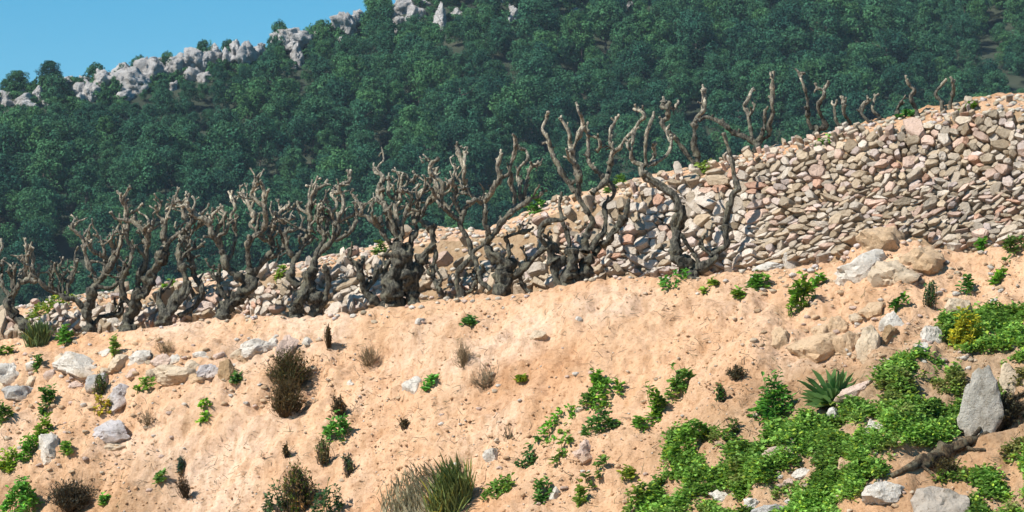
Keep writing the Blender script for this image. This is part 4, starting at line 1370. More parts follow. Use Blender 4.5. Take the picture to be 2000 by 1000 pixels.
PLANTS = [
 ('grass', 75, 655, 70, 48, 'bright green grass tuft at the foot of the leftmost vines', 'grass_tuft'),
 ('leafy', 125, 655, 60, 34, 'green leafy clump right of the leftmost grass tuft', 'weed'),
 ('leafy', 12, 682, 44, 22, 'low green weed at the left edge below the vines', 'weed'),
 ('leafy', 90, 776, 56, 40, 'green leafy weed below the pale rocks at far left', 'weed'),
 ('leafy', 8, 802, 44, 46, 'broad leaved green weed cut by the left edge', 'weed'),
 ('leafy', 86, 834, 54, 46, 'green weed at the top of the weed band at lower left', 'weed'),
 ('leafy', 58, 872, 60, 44, 'green weed beside the white leaning rock at lower left', 'weed'),
 ('leafy', 20, 896, 60, 50, 'thick green weed at the left edge low in the photo', 'weed'),
 ('leafy', 40, 968, 100, 66, 'large green weed mass in the bottom left corner', 'weed'),
 ('leafy', 132, 872, 26, 26, 'small green weed right of the white leaning rock', 'weed'),
 ('yellow', 194, 792, 62, 22, 'yellow flowering spurge below the round lavender grey boulder', 'spurge'),
 ('leafy', 284, 750, 44, 26, 'green weed right of the round lavender grey boulder', 'weed'),
 ('leafy', 226, 672, 30, 44, 'green weed on the flat strip below the vines at left', 'weed'),
 ('dry', 322, 674, 44, 34, 'dry brownish tuft on the flat strip below the vines at left', 'dry_shrub'),
 ('leafy', 402, 796, 36, 18, 'small green weed on the bare sandy slope at left', 'weed'),
 ('greyshrub', 198, 752, 46, 46, 'dark grey green shrub left of the round lavender grey boulder', 'shrub'),
 ('leafy', 75, 705, 26, 30, 'small green weed behind the white pitted rock', 'weed'),
 ('dry', 290, 812, 40, 34, 'sparse dry twigs right of the flat topped grey rock', 'dry_shrub'),
 ('leafy', 312, 930, 30, 22, 'tiny green weed low on the left sandy slope', 'weed'),
 ('greyshrub', 356, 906, 26, 24, 'tiny grey green shrub low on the left sandy slope', 'shrub'),
 ('leafy', 206, 980, 26, 22, 'tiny green weed near the bottom edge at left', 'weed'),
 ('darkdry', 140, 968, 100, 60, 'dark brown dry shrub in the hollow at lower left', 'dry_shrub'),
 ('darkdry', 362, 950, 24, 50, 'narrow dark dry tuft near the bottom edge at left', 'dry_shrub'),
 ('darkdry', 564, 724, 92, 80, 'big dark dry shrub hanging below the upright pink slab', 'dry_shrub'),
 ('darkdry', 562, 778, 74, 80, 'lower dark dry shrub trailing down the sandy slope', 'dry_shrub'),
 ('leafy', 462, 742, 20, 22, 'small dark green weed right of the shade brown painted block', 'weed'),
 ('leafy', 660, 832, 62, 52, 'green weed with dry stalks right of the dark dry shrub', 'weed'),
 ('darkdry', 664, 792, 34, 46, 'dry brown stalks above the green weed on the slope', 'dry_shrub'),
 ('greyshrub', 634, 880, 54, 60, 'pale grey shrub below the green weed with dry stalks', 'shrub'),
 ('greyshrub', 585, 955, 150, 100, 'large grey green shrub at the bottom edge left of centre', 'shrub'),
 ('dark', 540, 985, 80, 50, 'dark green weed at the bottom edge left of the large shrub', 'weed'),
 ('greyshrub', 682, 910, 54, 40, 'grey green shrub on the right of the large bottom shrub', 'shrub'),
 ('dark', 640, 978, 90, 60, 'dark green weed under the large bottom shrub', 'weed'),
 ('darkdry', 560, 880, 12, 30, 'single dark dry sprig on the sandy slope', 'dry_shrub'),
 ('darkdry', 643, 656, 14, 50, 'thin dark upright dry stalk near the crest', 'dry_shrub'),
 ('leafy', 916, 626, 32, 16, 'small olive weed near the crest in the middle', 'weed'),
 ('dry', 905, 690, 50, 50, 'upper wispy dry twig tuft in the middle of the sandy bank', 'dry_shrub'),
 ('dry', 948, 734, 66, 46, 'larger dry twig tuft in the middle of the sandy bank', 'dry_shrub'),
 ('leafy', 841, 746, 32, 22, 'small weed beside the white wedge shaped stone', 'weed'),
 ('dry', 722, 692, 56, 44, 'faint dry tuft on the sandy bank right of the pink slab', 'dry_shrub'),
 ('darkdry', 790, 826, 22, 26, 'small dark dry tuft below the white wedge shaped stone', 'dry_shrub'),
 ('leafy', 1019, 737, 14, 16, 'tiny weed right of the larger dry twig tuft', 'weed'),
 ('dry', 995, 846, 30, 28, 'small dry tuft left of the central green weeds', 'dry_shrub'),
 ('grass', 880, 966, 130, 80, 'tall green grass tuft at the bottom edge in the middle', 'grass_tuft'),
 ('straw', 800, 975, 170, 46, 'dry straw coloured grass left of the tall green grass tuft', 'grass_tuft'),
 ('mat', 972, 946, 64, 34, 'low green weed mat right of the tall green grass tuft', 'weed'),
 ('mat', 1086, 832, 74, 34, 'upper green weed mat of the central diagonal pair', 'weed'),
 ('mat', 1040, 872, 52, 52, 'lower green weed mat of the central diagonal pair', 'weed'),
 ('leafy', 1096, 874, 44, 30, 'small weed left of the pinkish pale stone', 'weed'),
 ('leafy', 1172, 824, 88, 44, 'wide green weed clump above the pinkish pale stone', 'weed'),
 ('leafy', 1166, 735, 24, 28, 'small upright weed high on the central right bank', 'weed'),
 ('mat', 1180, 760, 72, 34, 'green weed mat below the small upright weed', 'weed'),
 ('mat', 1146, 776, 24, 24, 'tiny green weed at the left end of the weed mat', 'weed'),
 ('leafy', 1064, 948, 56, 46, 'green weed left of the bright white round stone', 'weed'),
 ('leafy', 1136, 964, 42, 42, 'green weed right of the bright white round stone', 'weed'),
 ('leafy', 1166, 916, 60, 26, 'low green weed below the pinkish pale stone', 'weed'),
 ('leafy', 1226, 930, 42, 32, 'green weed left of the big weed patch', 'weed'),
 ('leafy', 1244, 972, 70, 60, 'green weed at the bottom edge left of the big weed patch', 'weed'),
 ('leafy', 1330, 738, 60, 66, 'bushy green weed at the top of the right bank weeds', 'weed'),
 ('leafy', 1286, 788, 52, 66, 'upright green weed below the bushy green weed', 'weed'),
 ('leafy', 1254, 824, 42, 32, 'small green weed at the left of the upright green weed', 'weed'),
 ('greyshrub', 1410, 768, 34, 40, 'grey green shrub between the bushy weed and the rounded bush', 'shrub'),
 ('dark', 1436, 824, 46, 42, 'dark green weed below the grey green shrub', 'weed'),
 ('darkdry', 1440, 728, 40, 30, 'dark dry tuft left of the rounded green bush', 'dry_shrub'),
 ('leafy', 1512, 775, 112, 84, 'rounded green bush left of the spiky rosette plant', 'bush'),
 ('rosette', 1630, 756, 108, 92, 'spiky dark green rosette plant with long strap leaves', 'rosette_plant'),
 ('leafy', 1340, 866, 100, 60, 'green clump at the upper left of the big weed patch', 'weed'),
 ('leafy', 1484, 545, 60, 42, 'green weed on the crest left of the white boulders', 'weed'),
 ('leafy', 1566, 572, 76, 76, 'large green weed on the crest below the white slab', 'weed'),
 ('leafy', 1598, 548, 50, 24, 'green weed just above the large crest weed', 'weed'),
 ('mat', 1316, 543, 64, 16, 'low green mat at the foot of the two armed vine', 'weed'),
 ('leafy', 1382, 558, 40, 24, 'small weed right of the foot of the two armed vine', 'weed'),
 ('leafy', 1444, 576, 26, 14, 'tiny weed left of the large crest weed', 'weed'),
 ('leafy', 1978, 482, 64, 36, 'green weed at the right edge against the wall foot', 'weed'),
 ('leafy', 1920, 474, 30, 24, 'small weed left of the right edge wall weed', 'weed'),
 ('leafy', 1757, 586, 42, 26, 'small green weed below the pale boulders', 'weed'),
 ('greyshrub', 1816, 574, 48, 54, 'grey green shrub on the bank right of the pale boulders', 'shrub'),
 ('leafy', 1888, 552, 34, 44, 'small weed above the pale tan rock', 'weed'),
 ('leafy', 1955, 536, 36, 26, 'small weed on the bank near the right edge', 'weed'),
 ('yellow', 1888, 640, 96, 84, 'yellow green bush on the right bank', 'bush'),
 ('leafy', 1612, 278, 48, 24, 'green weed on the top edge of the tall wall', 'weed'),
 ('leafy', 1376, 326, 40, 32, 'green weed on the wall top between two upper vines', 'weed'),
 ('leafy', 1206, 350, 54, 26, 'green weed on the earth above the wall, right of centre', 'weed'),
 ('leafy', 1046, 404, 60, 30, 'green weed on the earth bank behind the central vines', 'weed'),
 ('leafy', 742, 486, 42, 24, 'green weed on the earth bank behind the broad stump vine', 'weed'),
 ('leafy', 546, 534, 46, 22, 'green weed behind the tangled stump vine', 'weed'),
 ('mat', 100, 592, 96, 26, 'green grass mat on the low wall at far left', 'weed'),
 ('leafy', 332, 558, 44, 20, 'green weed on the low wall behind the left vines', 'weed'),
 ('leafy', 1900, 205, 50, 16, 'green weed near the right end of the wall top', 'weed'),
 ('leafy', 1770, 222, 44, 14, 'green weed on the wall top below the kinked rod vine', 'weed'),
 ('greyshrub', 1610, 232, 0, 0, '', ''),
]
for (k_, u, v, w, h, lab, nm) in PLANTS:
    if w > 0:
        plant(k_, u, v, w, h, lab, nm, nm.replace('_', ' '))

# ------------------------------------------------------------------ ground cover, clods, pebbles
def inpoly(x, y, poly):
    c = False
    j = len(poly) - 1
    for i in range(len(poly)):
        if (poly[i][1] > y) != (poly[j][1] > y) and x < (poly[j][0] - poly[i][0]) * (y - poly[i][1]) / (poly[j][1] - poly[i][1]) + poly[i][0]:
            c = not c
        j = i
    return c
COVER = [
 [(1230, 1040), (1290, 930), (1310, 850), (1400, 850), (1480, 870), (1530, 800), (1620, 830), (1660, 770), (1720, 735), (1780, 690), (1850, 705), (1880, 740), (1868, 860), (1800, 880), (1735, 925), (1700, 960), (1640, 1040)],
 [(1830, 640), (1900, 610), (2010, 600), (2060, 610), (2060, 660), (1960, 690), (1890, 690), (1840, 680)],
 [(1945, 720), (2000, 690), (2060, 670), (2060, 720), (1975, 760), (1950, 790)],
 [(1790, 960), (1850, 920), (1930, 890), (2060, 850), (2060, 1060), (1880, 1060), (1900, 980)],
]
rg = np.random.default_rng(77)
bp, bn, bh = [], [], []
want = [14500, 2300, 1000, 3300]
for poly, cnt in zip(COVER, want):
    x0, x1 = min(p[0] for p in poly), max(p[0] for p in poly); y0, y1 = min(p[1] for p in poly), max(p[1] for p in poly)
    got = 0; tr = 0
    cu_, cv_ = rg.uniform(x0, x1, cnt * 5), rg.uniform(y0, y1, cnt * 5)
    cd_ = fbm(cu_ / 45.0, cv_ / 30.0, 0, 4, 301)
    while got < cnt and tr < cnt * 5:
        u, v, den = float(cu_[tr]), float(cv_[tr]), float(cd_[tr])
        tr += 1
        if not inpoly(u, v, poly): continue
        if den < -0.04 + rg.normal(0, 0.14): continue
        skip = False
        for (ru, rv, rw, rh) in ((1709, 833, 40, 30), (1730, 962, 90, 44), (1840, 980, 120, 80), (1520, 882, 60, 20), (1566, 923, 40, 18), (1650, 909, 30, 28), (1412, 969, 50, 20), (1630, 806, 30, 26), (1676, 760, 80, 24), (1800, 900, 110, 50), (1468, 983, 30, 16)):
            if abs(u - ru) < rw * 0.5 and -rh * 0.5 < v - rv < rh * 0.75: skip = True; break
        if skip: continue
        l, n = hit(u, v)
        if l is None: continue
        bp.append(l[:]); bn.append(n[:]); bh.append(max(0.012, 0.025 + 0.085 * den) * rg.uniform(0.1, 1.0)); got += 1
bp, bn, bh = np.array(bp), np.array(bn), np.array(bh)
m = len(bp)
upv = bn * 0.5 + np.array([0, 0, 0.6]); upv /= np.linalg.norm(upv, axis=1, keepdims=True)
pos = bp + upv * bh[:, None]
rep = 3
pos = np.repeat(pos, rep, 0) + rg.normal(0, 0.016, (m * rep, 3)); upr = np.repeat(upv, rep, 0)
az = rg.uniform(0, 6.2832, m * rep)
dr = np.stack([np.cos(az), np.sin(az) - 0.25, 0 * az], 1) + upr * rg.uniform(0.0, 0.9, m * rep)[:, None]
patch = 1 + 0.35 * fbm(pos[:, 0] * 2.2, pos[:, 1] * 2.2, pos[:, 2] * 2.2, 3, 401)
V, F, C = leaves(rg, pos, dr, 0.036, 0.026, np.array((0.23, 0.40, 0.075)), 0.5, 0.2, 0.15, 0.12)
C *= np.repeat(np.clip(patch, 0.5, 1.5), 6)[:, None]
dryp = np.clip(fbm(pos[:, 0] * 3.1 + 7, pos[:, 1] * 3.1, pos[:, 2] * 3.1, 3, 411) - 0.25, 0, 0.5) * 1.6
dryp = np.repeat(dryp, 6)[:, None]
C = C * (1 - dryp) + np.array((0.30, 0.24, 0.09)) * dryp
gc = link('ground_cover', mesh_np('ground_cover', V, F, LEAF, False, C))
tag(gc, 'bright green clover like ground cover over the right bank', 'ground cover')
gc['kind'] = 'stuff'

# clods and pebbles strewn over the bank
ov, of = ICO[1]
PV_, PF_, PC_, nb = [], [], [], 0
cnt = 0
q_u, q_v = rg.uniform(-120, 2120, 30000), rg.uniform(470, 1030, 30000)
q_k = (q_v > v_crest(q_u) + 2) & (fbm(q_u / 120.0, q_v / 70.0, 0, 3, 501) > rg.normal(-0.05, 0.35, 30000))
for u, v in zip(q_u[q_k][:4800].tolist(), q_v[q_k][:4800].tolist()):
    l, n = hit(u, v)
    if l is None: continue
    s = 0.004 + 0.012 * rg.random() ** 3 + (0.020 * rg.random() if rg.random() < 0.035 else 0)
    p = ov * rg.uniform(0.65, 1.25, (len(ov), 1)) * np.array([1, 1, 0.7]) * s * rg.uniform(0.8, 1.3, 3)
    PV_.append(p + np.array(l[:]) + np.array(n[:]) * s * 0.35); PF_.append(of + nb); nb += len(ov)
    w = rg.random()
    c = np.array((0.55, 0.35, 0.205)) if w < 0.62 else (np.array((0.62, 0.50, 0.38)) if w < 0.90 else (np.array((0.62, 0.57, 0.51)) if w < 0.985 else np.array((0.28, 0.18, 0.10))))
    PC_.append(np.tile(c * rg.uniform(0.75, 1.15), (len(ov), 1)))
    cnt += 1
cl = link('soil_clods', mesh_np('soil_clods', np.vstack(PV_), np.vstack(PF_), STONE, False, np.vstack(PC_)))
tag(cl, 'loose sandy clods and pebbles strewn over the bank', 'pebbles')
cl['kind'] = 'stuff'

# small broken stones strewn below the rock rows
PV_, PF_, PC_, nb = [], [], [], 0
for (x0_, x1_, y0_, y1_, cn) in ((-60, 640, 655, 800, 170), (-60, 360, 780, 960, 70), (1440, 1960, 510, 720, 190), (1380, 1800, 860, 1010, 70), (600, 1300, 620, 1000, 60)):
    for u, v in zip(rg.uniform(x0_, x1_, cn).tolist(), rg.uniform(y0_, y1_, cn).tolist()):
        if v < float(v_crest(u)) + 6: continue
        l, n = hit(u, v)
        if l is None: continue
        s = rg.uniform(0.010, 0.030)
        p, f_ = rock_geo(rg, s * 2.6, s * 2, s * 1.6, 2, 9)
        PV_.append(p + np.array(l[:]) + np.array(n[:]) * s * 0.1); PF_.append(f_ + nb); nb += len(p)
        c = np.array((WHITE, BUFF, PINK, TAN, TAN)[int(rg.integers(5))]) * rg.uniform(0.8, 1.05)
        PC_.append(np.tile(c, (len(p), 1)))
lo_ = link('loose_stones', mesh_np('loose_stones', np.vstack(PV_), np.vstack(PF_), STONE, False, np.vstack(PC_)))
tag(lo_, 'small broken stones strewn around the rock rows on the bank', 'stones')
lo_['kind'] = 'stuff'

# dry straws and twigs littering the bank
TW = []
cnt = 0
q_u, q_v = rg.uniform(-120, 2120, 9000), rg.uniform(500, 1030, 9000)
q_k = (q_v > v_crest(q_u) + 4) & (fbm(q_u / 90.0, q_v / 60.0, 0, 3, 551) > rg.normal(0.1, 0.3, 9000))
for u, v in zip(q_u[q_k][:1600].tolist(), q_v[q_k][:1600].tolist()):
    l, n = hit(u, v)
    if l is None: continue
    q = np.array(l[:]); nn = np.array(n[:])
    dr = rg.normal(size=3) * np.array([1, .6, .4]); dr -= nn * dr.dot(nn) * 0.8; dr /= np.linalg.norm(dr)
    ln = rg.uniform(0.03, 0.11)
    cl_ = np.array(DRY if rg.random() < 0.5 else ((0.16, 0.11, 0.07) if rg.random() < .6 else (0.14, 0.2, 0.07))) * rg.uniform(0.7, 1.2)
    cnt += 1
    TW.append(stick(rg, q - nn * 0.004, q + dr * ln + nn * ln * rg.uniform(0.05, 0.6), 0.0028, 0.0014, cl_, 0.15, 3, 2))
V, F, C = joinp(TW)
lt = link('dry_litter', mesh_np('dry_litter', V, F, LEAF, False, C))
tag(lt, 'dry straws and tiny twigs littering the sandy bank', 'litter')
lt['kind'] = 'stuff'

# rubble scattered at the foot of the wall and on the wall shoulder
PV_, PF_, PC_, nb = [], [], [], 0
ov2, of2 = ICO[2]
cnt = 0
while cnt < 2300:
    u = rg.uniform(-80, 2080)
    t_, b_ = float(v_top(u)), float(v_crest(u))
    q = rg.random()
    if q < 0.45: v = t_ + rg.uniform(0, 0.16) * (b_ - t_)
    elif q < 0.55: v = b_ - rg.uniform(-8, 16)
    else: v = rg.uniform(t_, b_)
    l, n = hit(u, v)
    if l is None: continue
    s = rg.uniform(0.008, 0.028)
    p, f_ = rock_geo(rg, s * 2.6, s * 2, s * 1.7, 1, 8)
    PV_.append(p + np.array(l[:]) + np.array(n[:]) * s * 0.3); PF_.append(f_ + nb); nb += len(p)
    c = np.array(PAL[rg.choice(len(PAL), p=PALW)][0]) * rg.uniform(0.85, 1.1)
    PC_.append(np.tile(c, (len(p), 1)))
    cnt += 1
cl = link('wall_rubble', mesh_np('wall_rubble', np.vstack(PV_), np.vstack(PF_), STONE, False, np.vstack(PC_)))
tag(cl, 'small broken stones littering the wall foot and top', 'rubble')
cl['kind'] = 'stuff'

# ------------------------------------------------------------------ fallen branch at lower right
def branch(pts, label, seed):
    rng = np.random.default_rng(seed)
    path = []
    for (u, v, r, lift) in pts:
        l, n = foot(u, v)
        k = (l.y * CP + l.z * SP) / FPX
        q = l + n * (r * k * lift * 0.6)
        path.append((q.x, q.y, q.z, r * k * 0.62))
    c0 = np.array(path[0][:3])
    path = catmull(path, 0.02)
    V, F, L = tube(path, rng, 12, 0.3)
    cc = np.array((0.075, 0.055, 0.035)) * np.clip(1 + 0.5 * fbm(V[:, 0] * 12, V[:, 1] * 12, V[:, 2] * 12, 2, seed), 0.5, 1.7)[:, None]
    return V, F, cc, c0
V, F, C, c0 = branch([(1742, 934, 8, .8), (1775, 918, 12, .8), (1815, 902, 24, .8), (1850, 892, 27, .8), (1885, 868, 18, .7), (1930, 842, 17, .7), (1975, 812, 15, .7), (2060, 760, 13, .6)], '', 5)
fb = root('fallen_branch', Vector(c0), 'thick brown fallen branch lying below the leaning grey slab', 'branch')
link('limb', mesh_np('limb', V - c0, F, BARK, True, C), fb)
for i, pts in enumerate([[(1800, 912, 6, 1.2), (1815, 925, 5, 1.2), (1832, 940, 4, .9)], [(1880, 872, 7, 1), (1900, 880, 6, 1), (1925, 880, 4, 1)], [(1900, 860, 7, 1.6), (1950, 800, 6, 2.5), (2010, 765, 5, 2.5)]]):
    V, F, C, _ = branch(pts, '', 6 + i)
    link('twig', mesh_np('twig', V - c0, F, BARK, True, C), fb)
plant('darkdry', 1966, 800, 90, 80, 'dark dead twigs in the shade behind the leaning grey slab', 'dry_shrub', 'dry shrub')
plant('darkdry', 1850, 912, 60, 40, 'dark dead twigs around the fallen branch', 'dry_shrub', 'dry shrub')
# ------------------------------------------------------------------ crags on the ridge
CRAGS = [  # u, v, w, h
 (12, 187, 34, 22), (43, 171, 32, 22), (60, 204, 34, 22), (88, 203, 24, 14), (20, 222, 26, 12), (130, 156, 36, 18), (168, 154, 36, 14), (172, 180, 46, 40),
 (240, 134, 44, 24), (255, 158, 80, 56), (292, 140, 60, 62), (246, 186, 40, 24), (297, 124, 50, 26), (324, 142, 46, 32), (346, 124, 54, 44), (336, 168, 22, 24), (378, 147, 46, 34),
 (383, 108, 52, 36), (413, 119, 28, 32), (400, 152, 42, 26), (438, 119, 20, 26), (430, 91, 26, 18), (483, 98, 40, 40), (511, 91, 16, 18), (570, 70, 80, 34), (581, 106, 30, 54),
 (574, 131, 13, 17), (511, 122, 13, 15), (670, 40, 46, 38), (699, 28, 26, 24), (685, 60, 28, 32), (670, 82, 18, 28), (790, 8, 50, 52), (812, 24, 40, 44), (778, 40, 24, 20), (831, 6, 30, 18), (862, 28, 36, 54),
 (896, 25, 26, 26), (1003, 28, 26, 44), (1032, 23, 14, 14), (1128, 25, 24, 22), (981, 2, 16, 14), (1230, 10, 16, 16), (1191, 98, 15, 10), (824, 46, 12, 20), (773, 62, 12, 12),
]
rk = np.random.default_rng(42)
for uu_ in list(range(150, 476, 13)) + list(range(480, 720, 30)) + list(range(10, 150, 35)):
    CRAGS.append((uu_ + float(rk.uniform(-6, 6)), float(v_ridge(uu_)) + float(rk.uniform(2, 46 if uu_ < 476 else 26)), float(rk.uniform(18, 44)), float(rk.uniform(16, 34))))
main = {(255, 158): 'largest pale limestone crag on the left ridge', (570, 70): 'flat topped pale crag under the round bush on the ridge', (670, 40): 'upper crag on the skyline where the ridge steepens',
        (790, 8): 'tall pale crag at the top edge of the photo', (1003, 28): 'narrow pale crag in the forest at the top edge', (862, 28): 'split pale crag right of the tall top edge crag',
        (581, 106): 'narrow vertical crag below the flat topped crag', (483, 98): 'blocky crag left of the flat topped crag', (172, 180): 'stepped pale crag left of the largest crag', (1128, 25): 'small grey crag alone in the forest near the top edge'}
for (u, v, w, h) in CRAGS:
    l = hit_far(u, v + h * 0.3)
    if l is None or l.y > 700:
        l = hit_far(u, v + h * 0.5 + 14)
    if l is None or l.y > 700: continue
    d = l.y * CP + l.z * SP
    k = d / FPX
    rng = np.random.default_rng(int(u * 7 + v))
    W, Hh = w * k * 1.08, h * k * 1.5
    p, f = rock_geo(rng, W, max(W, Hh) * 0.8, Hh, 4, 26, 0.18, 0.38)
    # vertical fissures
    p *= (1 - 0.10 * np.clip(vnoise(p[:, 0] * 1.1 + 3, p[:, 1] * 1.1, p[:, 2] * 0.35, int(u)) - 0.1, 0, 1))[:, None]
    c = np.array((0.55, 0.53, 0.525)) * rng.uniform(0.88, 1.1)
    # clefts and steps cut into the block
    p[:, 0] += 0.25 * np.floor(vnoise(p[:, 2] * 0.9, p[:, 1] * 0.5, 0, int(u)) * 3) / 3
    p[:, 1] += 0.5 * np.floor(vnoise(p[:, 0] * 1.3, p[:, 2] * 0.45, 0, int(u) + 5) * 3) / 3
    me = mesh_np('crag', p, f, CRAG, False, c)
    o = link('crag', me, None, P(u, v + h * 0.25, d + 0.3))
    if (u, v) in main: tag(o, main[(u, v)], 'crag')
    elif u < 760: tag(o, 'pale limestone outcrop among bushes along the left ridge', 'crag', 'ridge outcrops')
    else: tag(o, 'small pale limestone outcrop in the forest near the top edge', 'crag', 'forest outcrops')

# ------------------------------------------------------------------ pine forest
def crown_geo(rng, W, Hh, nclump, per, leaf, airy=0.0):
    """needle tufts in clumps: V, F, C around the trunk base; crown fills the upper part"""
    V, F, C, nb = [], [], [], 0
    for i in range(nclump):
        th = rng.uniform(0, 6.2832); q = rng.random() ** 0.6
        zz = rng.uniform(0.30, 0.97)
        prof = math.sin(math.pi * min(1, (1.02 - zz) / 0.9)) ** 0.6
        cx, cy, cz = math.cos(th) * q * prof * W * 0.40, math.sin(th) * q * prof * W * 0.40, zz * Hh
        R = W * rng.uniform(0.075, 0.165)
        d = rng.normal(size=(per, 3)); d /= np.linalg.norm(d, axis=1, keepdims=True)
        d[:, 2] = np.abs(d[:, 2]) * np.where(rng.random(per) < 0.62, 1, -0.9)
        r = R * rng.uniform(0.55, 1.05, per) ** (0.6)
        pos = d * r[:, None] * np.array([1, 1, 0.95]) + np.array([cx, cy, cz])
        nrm_ = d * 0.9 + rng.normal(0, 0.5, (per, 3)) + np.array([0, 0, 0.2]); nrm_ /= np.linalg.norm(nrm_, axis=1, keepdims=True)
        a = np.cross(nrm_, rng.normal(size=(per, 3))); a /= np.linalg.norm(a, axis=1, keepdims=True) + 1e-9
        b = np.cross(nrm_, a)
        s = (leaf * rng.uniform(0.6, 1.35, per))[:, None]
        q4 = np.stack([pos - a * s - b * s * 0.4, pos + a * s - b * s * 0.55, pos + a * s * 0.8 + b * s * 0.5, pos - a * s * 0.9 + b * s * 0.45], 1).reshape(-1, 3)
        V.append(q4); F.append(np.arange(per * 4).reshape(-1, 4) + nb); nb += per * 4
        cc = np.array((0.046, 0.124, 0.064)) * rng.uniform(0.65, 1.35) * rng.uniform(0.8, 1.2, (per, 1)) * np.array([1, 1, 1])
        cc = cc * (1 + rng.uniform(-0.12, 0.12) * np.array([1.0, 0.3, -0.4]))
        C.append(np.repeat(cc, 4, 0))
    return np.vstack(V), np.vstack(F), np.vstack(C)

def trunk_geo(rng, Hh, r):
    parts = []
    top = np.array([rng.normal(0, 0.3), rng.normal(0, 0.3), Hh * 0.85])
    parts.append(stick(rng, (0, 0, -1.2), top, r, r * 0.3, (0.1, 0.08, 0.06), 0.04, 6, 6))
    for i in range(7):
        t = rng.uniform(0.35, 0.9); p = top * t
        th = rng.uniform(0, 6.28)
        parts.append(stick(rng, p, p + np.array([math.cos(th), math.sin(th), 0.5]) * Hh * 0.22, r * 0.4, r * 0.1, (0.1, 0.08, 0.06), 0.1, 4, 3))
    return joinp(parts)

PROTO = []
for i in range(7):
    rng = np.random.default_rng(900 + i)
    W = rng.uniform(5.6, 7.0); Hh = rng.uniform(6.6, 8.4)
    V, F, C = crown_geo(rng, W, Hh, 58, 105, 0.115)
    cm = mesh_np('crown', V, F, PINE, False, C)
    V2, F2, C2 = trunk_geo(rng, Hh, 0.17)
    tm = mesh_np('trunk', V2, F2, PBARK, False, C2)
    PROTO.append((cm, tm))
BUSH = []
for i in range(4):
    rng = np.random.default_rng(950 + i)
    V, F, C = crown_geo(rng, 4.4, 3.0, 34, 80, 0.11)
    V[:, 2] = (V[:, 2] - 0.75) * 1.32
    BUSH.append((mesh_np('crown', V, F, PINE, False, C * 0.9), mesh_np('trunk', *trunk_geo(rng, 2.4, 0.1)[:2], PBARK, False, None)))

def put_tree(pr, loc, sc, rz, name, label, cat, group=None, zs=1.0):
    r = root(name, loc, label, cat, group)
    r.rotation_euler = (0, 0, rz); r.scale = (sc, sc, sc * zs)
    link('crown', pr[0], r); link('trunk', pr[1], r)
    return r

# skyline trees and bushes that can be told apart: u, v of the foot, width px, kind
SKY = [
 (35, 180, 64, 50, 'pine', 'leftmost dark pine on the skyline'),
 (98, 168, 62, 58, 'pine', 'airy pine against the sky near the left edge'),
 (190, 158, 56, 30, 'bush', 'low bush on the skyline left of the largest crag'),
 (240, 128, 40, 26, 'bush', 'round bush on the skyline above the largest crag'),
 (270, 128, 44, 36, 'bush', 'bush growing over the largest crag'),
 (288, 112, 26, 22, 'bush', 'small pointed bush on the skyline above the crag'),
 (326, 112, 40, 18, 'bush', 'low bush on the skyline right of the pointed bush'),
 (400, 92, 46, 24, 'bush', 'bush on the skyline at the middle of the crag line'),
 (448, 98, 44, 40, 'bush', 'taller bush on the skyline right of the middle bush'),
 (388, 132, 26, 26, 'bush', 'small bush in a cleft of the crags'),
 (488, 82, 24, 14, 'bush', 'tiny bush on top of the blocky crag'),
 (546, 64, 58, 30, 'bush', 'round dark bush standing on the flat topped crag'),
 (632, 72, 60, 30, 'bush', 'bush left of the upper crag on the skyline'),
 (620, 96, 60, 44, 'bush', 'bush below the skyline left of the upper crag'),
 (540, 118, 50, 46, 'bush', 'dark bush below the flat topped crag'),
 (735, 36, 70, 54, 'pine', 'pine on the skyline right of the upper crag'),
 (110, 190, 70, 40, 'bush', 'wide bush below the airy pine'),
 (655, 34, 0, 0, 'bush', ''),
]
for (u, v, w, h, kd, lab) in SKY:
    if w == 0: continue
    l = None
    for q in range(0, 60, 3):
        l = hit_far(u, v + q)
        if l is not None and l.y < 600: break
    if l is None: continue
    k = (l.y * CP + l.z * SP) / FPX
    pr = BUSH[int(u) % 4] if kd == 'bush' else PROTO[int(u) % 7]
    w0, h0 = (4.6, 2.9) if kd == 'bush' else (6.6, 7.6)
    sc = w * k / w0 * 1.1
    u2, v2 = pix(l)
    put_tree(pr, l - Vector((0, 0, 0.4)), sc, u * 1.7, 'pine_tree' if kd == 'pine' else 'bush', lab, 'tree' if kd == 'pine' else 'bush', None, ((h + max(v2 - v, 0) + 4) * k / h0) / sc if kd == 'pine' else min(((h + max(v2 - v, 0) + 4) * k / h0) / sc, 1.35))

